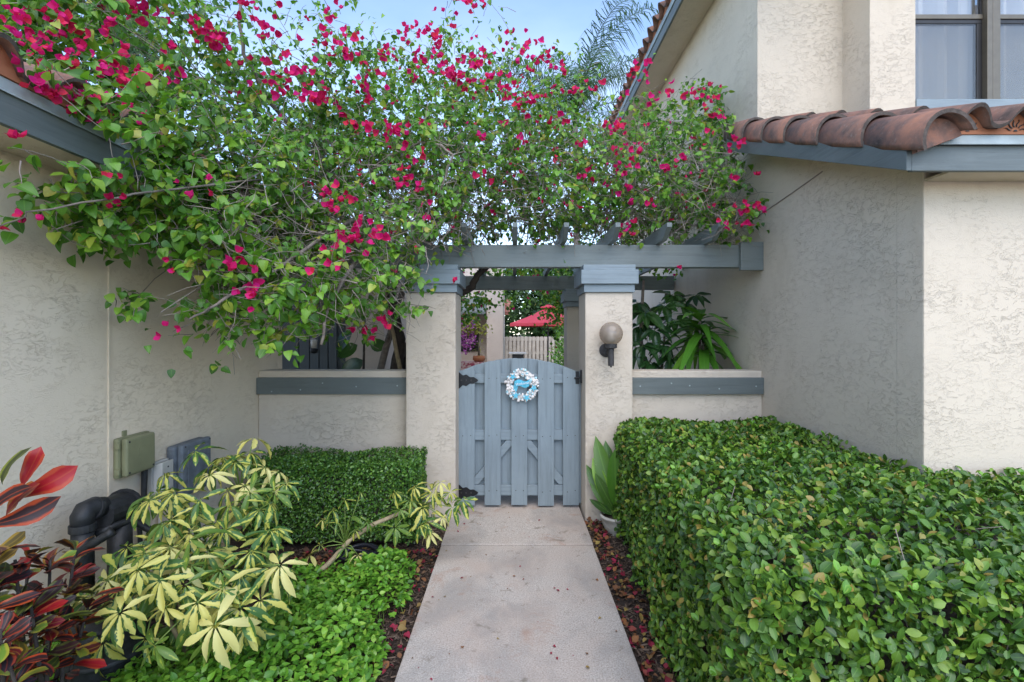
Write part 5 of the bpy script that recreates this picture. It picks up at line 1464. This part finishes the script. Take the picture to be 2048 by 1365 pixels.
for i in range(10):                                   # inner, smaller leaves
    hb = random.choice(hubs); c = hb + Vector((random.gauss(0, 0.13), random.gauss(0.02, 0.08), random.gauss(0.02, 0.13)))
    compound(c, (random.gauss(0, 0.4), -0.3, 0.7), 7, random.uniform(0.08, 0.12), M['variegated'], um, T_VAR, hb)
# the branch that leans across the bed
lb = empty('umbrella_plant', P(618, 1165, 2.9) * 1.0, 'bare leaning branch of variegated umbrella plant with leaves at the gate pillar', 'shrub'); lb.location.z = -0.05
br = [P(560, 1225, 2.75), P(620, 1160, 2.85), P(660, 1125, 2.92), P(700, 1080, 3.0), P(745, 1050, 3.08), P(785, 1033, 3.15), P(830, 1015, 3.22), P(880, 1000, 3.25)]
br[0].z = -0.05
MB().tube(br, [0.016, 0.0155, 0.015, 0.0145, 0.014, 0.013, 0.009, 0.006], 10).build('branch', M['tan_stem'], lb, smooth=True)
LB = [(790, 985, 3.15), (830, 975, 3.2), (865, 985, 3.2), (900, 985, 3.2), (925, 1000, 3.15), (800, 1020, 3.1), (790, 1055, 3.05), (840, 1050, 3.1), (860, 1065, 3.1), (885, 1035, 3.12), (820, 1000, 3.18), (870, 1020, 3.2), (845, 1015, 3.15), (880, 965, 3.2), (855, 1045, 3.1), (905, 1015, 3.15)]
for (x, y, d) in LB:
    compound(P(x, y, d), (random.gauss(0, 0.35), -0.5, 0.6), random.choice((6, 7, 8)), random.uniform(0.085, 0.125), M['variegated'], lb, T_VAR, P(835, 1013, 3.22))
for (x, y, d) in [(675, 1045, 3.0), (700, 1035, 3.0), (722, 985, 3.05), (690, 1000, 3.05), (645, 1040, 3.0), (710, 1060, 3.0), (690, 1095, 2.95), (640, 1090, 2.95), (715, 1110, 2.95), (620, 1110, 2.95), (665, 1020, 3.05), (735, 1045, 3.0)]:
    compound(P(x, y, d), (random.gauss(0, 0.35), -0.3, 0.8), random.choice((4, 5, 6)), random.uniform(0.06, 0.095), M['variegated'], lb, T_VAR, P(690, 1088, 2.99))

# ================================================================== croton
ct = empty('croton', (P(40, 0, 1.5).x, 1.5, -0.05), 'croton with glossy twisted red, orange and near black leaves by the wall', 'shrub')
T_CRO = [leaf_tpl(1.0, 0.46, sh_spat, 0.16, 0.25 + 0.2 * (i % 3), 0.035, 8, 5, r, twist=(-1) ** i * (0.4 + 0.5 * (i % 4) / 3)) for i, r in enumerate(rnds(14))]
cp, cdir, cn, cs = [], [], [], []
tips = [P(-30, 1060, 1.42), P(30, 1120, 1.5), P(100, 1120, 1.62), P(60, 1200, 1.5), P(140, 1170, 1.7), P(0, 1260, 1.35), P(110, 1230, 1.6), P(180, 1200, 1.75), P(-30, 1150, 1.4), P(20, 1330, 1.35), P(150, 1100, 1.75), P(60, 1100, 1.7)]
for ti, tpnt in enumerate(tips):
    b0 = Vector((ct.location.x + random.uniform(-0.06, 0.06), ct.location.y + random.uniform(-0.05, 0.05), -0.05))
    MB().tube([b0, b0.lerp(tpnt, 0.55) + Vector((random.uniform(-0.04, 0.04), 0, 0)), tpnt], [0.009, 0.007, 0.004], 7).build('stem', M['dark_bark'], ct, smooth=True)
    ax = np.array((tpnt - b0).normalized())
    for k in range(23):
        a = k * 2.4; t = RNG.uniform(0, 1)
        rad = unit(np.cross(ax, [math.cos(a), math.sin(a), 0.1]))
        cp.append(np.array(tpnt) - ax * 0.26 * t); dd = unit(rad * 1.0 + ax * (1.0 - t) + np.array([0.12, -0.1, 0.12])); cdir.append(dd)
        cn.append(unit(ax + np.array([0, -0.5, 0.6]) + RNG.normal(0, 0.2, 3))); cs.append(RNG.uniform(0.06, 0.105))
foliage(ct, 'leaf', T_CRO, np.array(cp), np.array(cdir), np.array(cn), np.array(cs), M['croton'], 300, 'leaves', 3.0)
for (tx, ty, td, dx, dz, s) in [(55, 945, 1.45, 0.35, 1, .115), (80, 975, 1.45, 1.0, 0.45, .15), (35, 1000, 1.42, 0.6, 0.8, .13), (25, 1040, 1.40, 1.0, 0.25, .14), (8, 940, 1.40, 0.1, 1.0, .10), (0, 1000, 1.38, 0.5, 0.6, .12)]:
    i = [13, 13, 12, 5, 8, 4][[55, 80, 35, 25, 8, 0].index(tx)]
    o = bpy.data.objects.new('leaf', tpl_mesh('leaf', T_CRO[i], M['croton'])); COL.objects.link(o); o.parent = ct
    c = P(tx, ty, td) - Vector((dx, 0, dz)).normalized() * s * 0.45
    r_ = frames(np.array([[dx, -0.15, dz]]), np.array([[-0.2, -1.0, 0.25]]))[0]
    bl = wloc(ct)
    o.matrix_local = Matrix([list(r_[q_] * s) + [c[q_] - bl[q_]] for q_ in range(3)] + [[0, 0, 0, 1]])

# ================================================================== plants behind the low walls, pot plant
def strap_plant(name, loc, hubs_, nl, L, W, mat, label, tpl_n=6, droop=0.9, up=0.55, stem='bark'):
    p = empty(name, loc, label, 'plant')
    T = [leaf_tpl(1.0, W, sh_strap, 0.10, droop * (0.5 + 0.4 * (i % 3)), 0.012, 8, 3, r) for i, r in enumerate(rnds(tpl_n))]
    base = Vector(loc)
    for h in hubs_:
        h = Vector(h)
        MB().tube([base, base.lerp(h, 0.6), h], [0.018, 0.016, 0.012], 8).build('stem', M[stem], p, smooth=True)
        pp, dd, nn, ss = [], [], [], []
        for k in range(nl):
            a = k * 2.4 + random.uniform(-0.2, 0.2); e = up * (0.1 + 1.5 * (k / nl) ** 1.3)
            d = unit(np.array([math.cos(a), math.sin(a), e])); pp.append(np.array(h) + np.array([0, 0, -0.20 + 0.24 * k / nl])); dd.append(d)
            nn.append(unit(np.array([-math.cos(a) * e, -math.sin(a) * e, 1.0]))); ss.append(L * random.uniform(0.75, 1.1))
        foliage(p, 'leaf', T, np.array(pp), np.array(dd), np.array(nn), np.array(ss), M[mat], 300, 'leaves', 0.5)
    return p
strap_plant('corn_plant', (1.80, 4.72, -0.05), [P(1407, 672, 4.72), P(1400, 640, 4.74)], 26, 0.46, 0.19, 'strap_leaf', 'bright green corn plant with drooping strap leaves behind the right garden wall', droop=1.25)
dp = empty('umbrella_tree', (1.32, 4.95, -0.05), 'dark green umbrella tree with big drooping leaflets beside the corn plant', 'plant')
T_DARK = leaflets(1.0, 0.42, 6, sh_ovate)
for (x, y, d) in [(1290, 625, 4.9), (1330, 610, 5.0), (1310, 660, 4.8), (1350, 640, 5.0), (1370, 605, 5.1), (1285, 690, 4.8), (1325, 690, 4.75), (1345, 590, 5.1), (1390, 590, 5.1), (1280, 650, 5.0), (1345, 715, 4.8), (1300, 725, 4.75), (1275, 605, 5.0)]:
    compound(P(x, y, d), (random.gauss(0, 0.3), -0.45, 0.6), 8, random.uniform(0.20, 0.27), M['dark_leaf'], dp, T_DARK, Vector((1.32 + random.uniform(-0.05, 0.15), 4.97, P(0, y, d).z - 0.35)))
MB().tube([(1.32, 4.95, -0.05), (1.36, 4.96, 0.8), (1.30, 4.97, 1.5), (1.34, 5.0, 2.05)], [0.03, 0.024, 0.02, 0.014], 8).build('trunk', M['bark'], dp, smooth=True)
MB().tube([(1.34, 4.95, 0.2), (1.50, 4.96, 1.0), (1.55, 4.97, 1.5)], [0.022, 0.018, 0.012], 8).build('trunk', M['bark'], dp, smooth=True)

rp_ = empty('rubber_plant', (-1.55, 4.85, -0.05), 'dark big leaved plant in the shade behind the left garden wall', 'plant')
T_RUB = [leaf_tpl(0.24, 0.15, sh_ellip, 0.1, 0.25, 0, 6, 3, r) for r in rnds(4)]
cs_ = [P(705, 740, 4.8), P(715, 690, 4.8), P(700, 660, 4.85), P(725, 720, 4.75), P(740, 690, 4.9), P(690, 725, 4.8), P(725, 650, 4.9)]
MB().tube([(-1.55, 4.85, -0.05), (-1.52, 4.86, 0.7), (-1.50, 4.85, 1.6)], [0.02, 0.016, 0.010], 8).build('stem', M['dark_bark'], rp_, smooth=True)
foliage(rp_, 'leaf', T_RUB, np.array([list(c) for c in cs_]), unit(RNG.normal(0, 0.5, (7, 3)) + np.array([0, -0.2, -0.3])), unit(RNG.normal(0, 0.3, (7, 3)) + np.array([0, -0.9, 0.3])), RNG.uniform(0.8, 1.1, 7), M['dark_leaf'], 300, 'leaves', 0.5)

pc = Vector((0.80, 3.76, -0.05))
ppt = empty('flower_pot', pc, 'pale round rimmed planter bowl at the foot of the lamp pillar', 'pot')
MB().lathe([(0.075, 0.0), (0.085, 0.012), (0.115, 0.085), (0.125, 0.125), (0.132, 0.130), (0.132, 0.148), (0.118, 0.150), (0.112, 0.12), (0.0001, 0.118)], pc, 28).build('bowl', M['pot'], ppt, smooth=True)
MB().lathe([(0.111, 0.122), (0.06, 0.128), (0.0001, 0.13)], pc, 20).build('soil', M['mulch'], ppt)
pl = empty('potted_lily', pc + Vector((0, 0, 0.13)), 'dark green plant with broad upright leaves growing in the planter bowl', 'plant')
T_LILY = [leaf_tpl(1.0, 0.26, sh_ellip, 0.16, 0.10 + 0.15 * (i % 3), 0.0, 7, 3, r) for i, r in enumerate(rnds(5))]
for (tx, ty, ln_) in [(1190, 892, .36), (1208, 888, .38), (1185, 925, .33), (1228, 905, .34), (1193, 958, .20), (1187, 980, .17), (1240, 920, .28), (1268, 920, .3), (1172, 935, .3), (1180, 1000, .2)]:
    tip = P(tx, ty, 3.70 + random.uniform(-0.10, 0.10)); b0 = pc + Vector((random.uniform(-0.02, 0.02), random.uniform(-0.02, 0.02), 0.125))
    v = tip - b0; s = v.length * 0.86; st0 = b0 + v * 0.14
    MB().tube([b0, st0], [0.005, 0.004], 6).build('leaf_stalk', M['stem_green'], pl)
    o = bpy.data.objects.new('leaf', tpl_mesh('leaf', random.choice(T_LILY), M['cover_leaf' if tx in (1228, 1185) else 'hedge_leaf'])); COL.objects.link(o); o.parent = pl
    r_ = frames(np.array([list(v)]), np.array([[-0.35, -1.0, 0.35]]))[0]; bl = wloc(pl)
    o.matrix_local = Matrix([list(r_[q_] * s) + [st0[q_] - bl[q_]] for q_ in range(3)] + [[0, 0, 0, 1]])

# ================================================================== beyond: flowers, shrubs, trees, palms
ob2 = empty('hanging_flowers', P(935, 640, 8.0), 'trailing purple orchid sprays hung before the courtyard window', 'flowers')
n = 420
ang = RNG.integers(0, 7, n)
ox = np.array([905, 917, 925, 933, 941, 948, 930])[ang] + RNG.normal(0, 2.2, n); oy = RNG.uniform(655, 708, n) - 8 * (ang % 3)
pos = np.stack([(ox - VX) / FPX * 8.0, 8.0 + RNG.normal(0, 0.05, n), EYE - (oy - HY) / FPX * 8.0], 1)
T_ORC = [leaf_tpl(0.035, 0.03, sh_ellip, 0.1, 0.1, 0, 2, 3, r) for r in rnds(4)]
foliage(ob2, 'petal', T_ORC, pos, RNG.normal(0, 1, (n, 3)), unit(RNG.normal(0, 0.4, (n, 3)) + np.array([0, -1.0, 0.2])), RNG.uniform(0.7, 1.2, n), M['orchid'], 0, 'flowers')
n = 260
pos = np.stack([(RNG.normal(938, 14, n) - VX) / FPX * 8.0, 8.05 + RNG.normal(0, 0.06, n), EYE - (RNG.normal(655, 8, n) - HY) / FPX * 8.0], 1)
foliage(ob2, 'leaf', [leaf_tpl(0.07, 0.035, sh_ovate, 0.1, 0.1, 0, 3, 3, r) for r in rnds(4)], pos, RNG.normal(0, 1, (n, 3)), unit(RNG.normal(0, 0.4, (n, 3)) + np.array([0, -1.0, 0.5])), RNG.uniform(0.7, 1.2, n), M['yellow_leaf'], 0, 'leaves')
MB().tube([P(938, 660, 8.0), P(938, 620, 8.0)], 0.006, 5).build('hanger', M['dark_frame'], ob2)
strap_plant('table_palm', (P(958, 0, 8.3).x, 8.3, tz + 0.10), [(P(958, 0, 8.3).x, 8.3, tz + 0.28)], 16, 0.16, 0.10, 'yellow_leaf', 'little yellow green palm standing in a dish on the floral table')
dsh = empty('plant_dish', (P(958, 0, 8.3).x, 8.3, tz), 'brown shallow dish under the little palm on the floral table', 'dish')
MB().lathe([(0.0001, 0.0), (0.07, 0.0), (0.11, 0.04), (0.10, 0.10), (0.0001, 0.11)], (P(958, 0, 8.3).x, 8.3, tz), 16).build('bowl', M['closure'], dsh, smooth=True)

def crown(parent, name, c, r, n, tpls, mat, size, seed=1):
    u = unit(RNG.normal(0, 1, (n, 3))); rad = RNG.uniform(0.35, 1.0, (n, 1)) ** 0.6
    p = u * rad
    p = p * (1 + lumps(u, 4.0, 0.22, seed)[:, None])
    pos = np.array(c) + p * np.array(r)
    foliage(parent, name, tpls, pos, RNG.normal(0, 1, (n, 3)), unit(u + RNG.normal(0, 0.4, (n, 3)) + np.array([0, 0, 0.6])), RNG.uniform(*size, n), mat, 0, 'crown')
def tree(loc, h, cr, n, label, seed, mat='tree_leaf', size=(0.6, 1.3), name='tree', trunk_r=0.08, group='trees behind the fence and the houses'):
    t = empty(name, loc, label, 'tree', group); b0 = Vector(loc)
    MB().tube([b0, b0 + Vector((0.08, 0.0, h * 0.5)), b0 + Vector((0.0, 0.05, h))], [trunk_r, trunk_r * 0.7, trunk_r * 0.4], 8).build('trunk', M['bark'], t, smooth=True)
    for k in range(4):
        a = k * 1.7 + seed; e = b0 + Vector((math.cos(a) * cr[0] * 0.6, math.sin(a) * cr[1] * 0.6, h + cr[2] * 0.2))
        MB().tube([b0 + Vector((0, 0.02, h * 0.75)), e], [trunk_r * 0.45, trunk_r * 0.15], 6).build('limb', M['bark'], t)
    crown(t, 'leaf', b0 + Vector((0, 0, h)), cr, n, T_TREE, M[mat], size, seed)
tree((0.5, 19.5, -0.05), 2.4, (2.2, 1.2, 2.5), 6000, 'broad dark tree behind the fence left of the parasol pole', 2)
tree((2.2, 18.5, -0.05), 2.7, (1.7, 1.2, 2.6), 5000, 'leafy tree behind the fence right of the parasol pole', 5)
tree((3.9, 20.0, -0.05), 3.2, (2.0, 1.5, 2.9), 4000, 'tall leafy tree behind the fence nearest the two storey house', 8)
tree((-1.6, 19.0, -0.05), 3.0, (1.6, 1.2, 2.2), 1800, 'leafy tree behind the pale far house with the lean-to roof', 4)
tree((-7.2, 7.6, -0.05), 5.6, (1.9, 1.5, 1.5), 2600, 'dark leafy tree rising behind the roof of the left house', 11)
# shrub beside the parasol, vine at the back of the pergola
sb = empty('shrub', (1.25, 11.5, -0.05), 'bright bushy shrub growing beside the dark parasol pole', 'shrub')
crown(sb, 'leaf', (1.25, 11.5, 0.75), (0.42, 0.4, 0.95), 2600, [leaf_tpl(0.07, 0.04, sh_ovate, 0.1, 0.1, 0, 3, 3, r) for r in rnds(5)], M['cover_leaf'], (0.6, 1.2), 6)
MB().tube([(1.25, 11.5, -0.05), (1.27, 11.5, 0.8)], [0.03, 0.015], 6).build('stem', M['bark'], sb)
vn = empty('climbing_vine', (0.75, 6.6, -0.05), 'leafy flowering vine hanging round the back pillar of the pergola', 'vine')
V1 = [(1135, 600, 6.9, 26, 26, 420), (1110, 585, 6.9, 22, 10, 160), (1115, 640, 7.2, 16, 22, 180), (1345, 540, 6.0, 60, 8, 150), (1080, 545, 6.5, 60, 8, 260), (1010, 548, 6.6, 30, 6, 90), (1030, 600, 7.0, 22, 14, 70), (935, 610, 6.6, 22, 16, 190), (952, 600, 6.7, 22, 10, 90), (935, 640, 6.8, 14, 8, 60)]
pos = np.vstack([np.stack([(RNG.normal(x, sx, k) - VX) / FPX * d, d + RNG.normal(0, 0.15, k), EYE - (RNG.normal(y, sy, k) - HY) / FPX * d], 1) for x, y, d, sx, sy, k in V1]); n = len(pos)
foliage(vn, 'leaf', T_BOUG, pos, unit(RNG.normal(0, 1, (n, 3)) + np.array([0, 0, -0.5])), unit(RNG.normal(0, 0.4, (n, 3)) + np.array([0, -0.7, 0.7])), RNG.uniform(0.7, 1.2, n), M['bougainvillea_leaf'], 0, 'leaves')
fi = RNG.choice(n, 70, replace=False)
foliage(vn, 'bract', T_BRACT, pos[fi] + RNG.normal(0, 0.02, (70, 3)), RNG.normal(0, 1, (70, 3)), unit(RNG.normal(0, 0.5, (70, 3)) + np.array([0, -1, 0])), RNG.uniform(0.7, 1.1, 70), M['bract'], 0, 'bracts')
MB().tube([(1.15, 6.6, -0.05), (1.12, 6.62, 1.0), (1.0, 6.6, 2.0), (0.8, 6.6, 2.35)], [0.02, 0.015, 0.012, 0.008], 6).build('stem', M['bark'], vn)

def palm(loc, h, nf, L, label, seed, name='palm_tree', elev=None):
    rs = random.Random(seed)
    t = empty(name, loc, label, 'palm tree', 'palms behind the pergola and the roofs'); b0 = Vector(loc); top = b0 + Vector((0, 0, h))
    MB().tube([b0, b0 + Vector((0.05, 0, h * 0.5)), top], [0.11, 0.085, 0.07], 10).build('trunk', M['bark'], t, smooth=True)
    for k in range(nf):
        a = k * 2.399 + rs.uniform(-0.2, 0.2); el = R(rs.uniform(18, 82)); ll = L * rs.uniform(0.8, 1.1)
        pts = []; p = top.copy(); e = el
        for j in range(15):
            pts.append(p.copy()); p = p + Vector((math.cos(a) * math.cos(e), math.sin(a) * math.cos(e), math.sin(e))) * (ll / 14); e -= R(7.5) * (0.5 + j / 14)
        b = MB().tube(pts, [0.014 - 0.011 * j / 14 for j in range(15)], 4)
        side = Vector((-math.sin(a), math.cos(a), 0))
        for j in range(4, 70):
            f = j / 70 * 14; i0 = int(f); q0 = pts[i0].lerp(pts[min(i0 + 1, 14)], f - i0); fw = (pts[min(i0 + 1, 14)] - pts[i0]).normalized()
            for s in (-1, 1):
                lw = ll * 0.24 * math.sin(math.pi * (0.15 + 0.72 * j / 70)) * rs.uniform(0.7, 1.15)
                d1 = (side * s * rs.uniform(0.6, 1.1) + fw * rs.uniform(0.4, 0.9) + Vector((0, 0, rs.uniform(-0.3, 0.5)))).normalized(); d2 = (d1 * 0.7 + Vector((0, 0, -1.1))).normalized()
                m1 = q0 + d1 * lw * 0.5; m2 = m1 + d2 * lw * 0.6; wv = fw * 0.0095
                b.add([q0 - wv, q0 + wv, m1 + wv, m1 - wv, m2], [(0, 1, 2, 3), (3, 2, 4)])
        fo = b.build('frond', M['palm_leaf'], t)
palm((1.45, 11.5, -0.05), 6.75, 17, 2.8, 'feathery palm rising above the bougainvillea beside the two storey house', 4)
palm((-8.4, 7.3, -0.05), 5.0, 12, 2.0, 'feathery palm whose fronds show above the left roof', 9)
palm((1.0, 22.0, -0.05), 2.6, 14, 2.0, 'feathery palm behind the board fence beyond the parasol', 12)
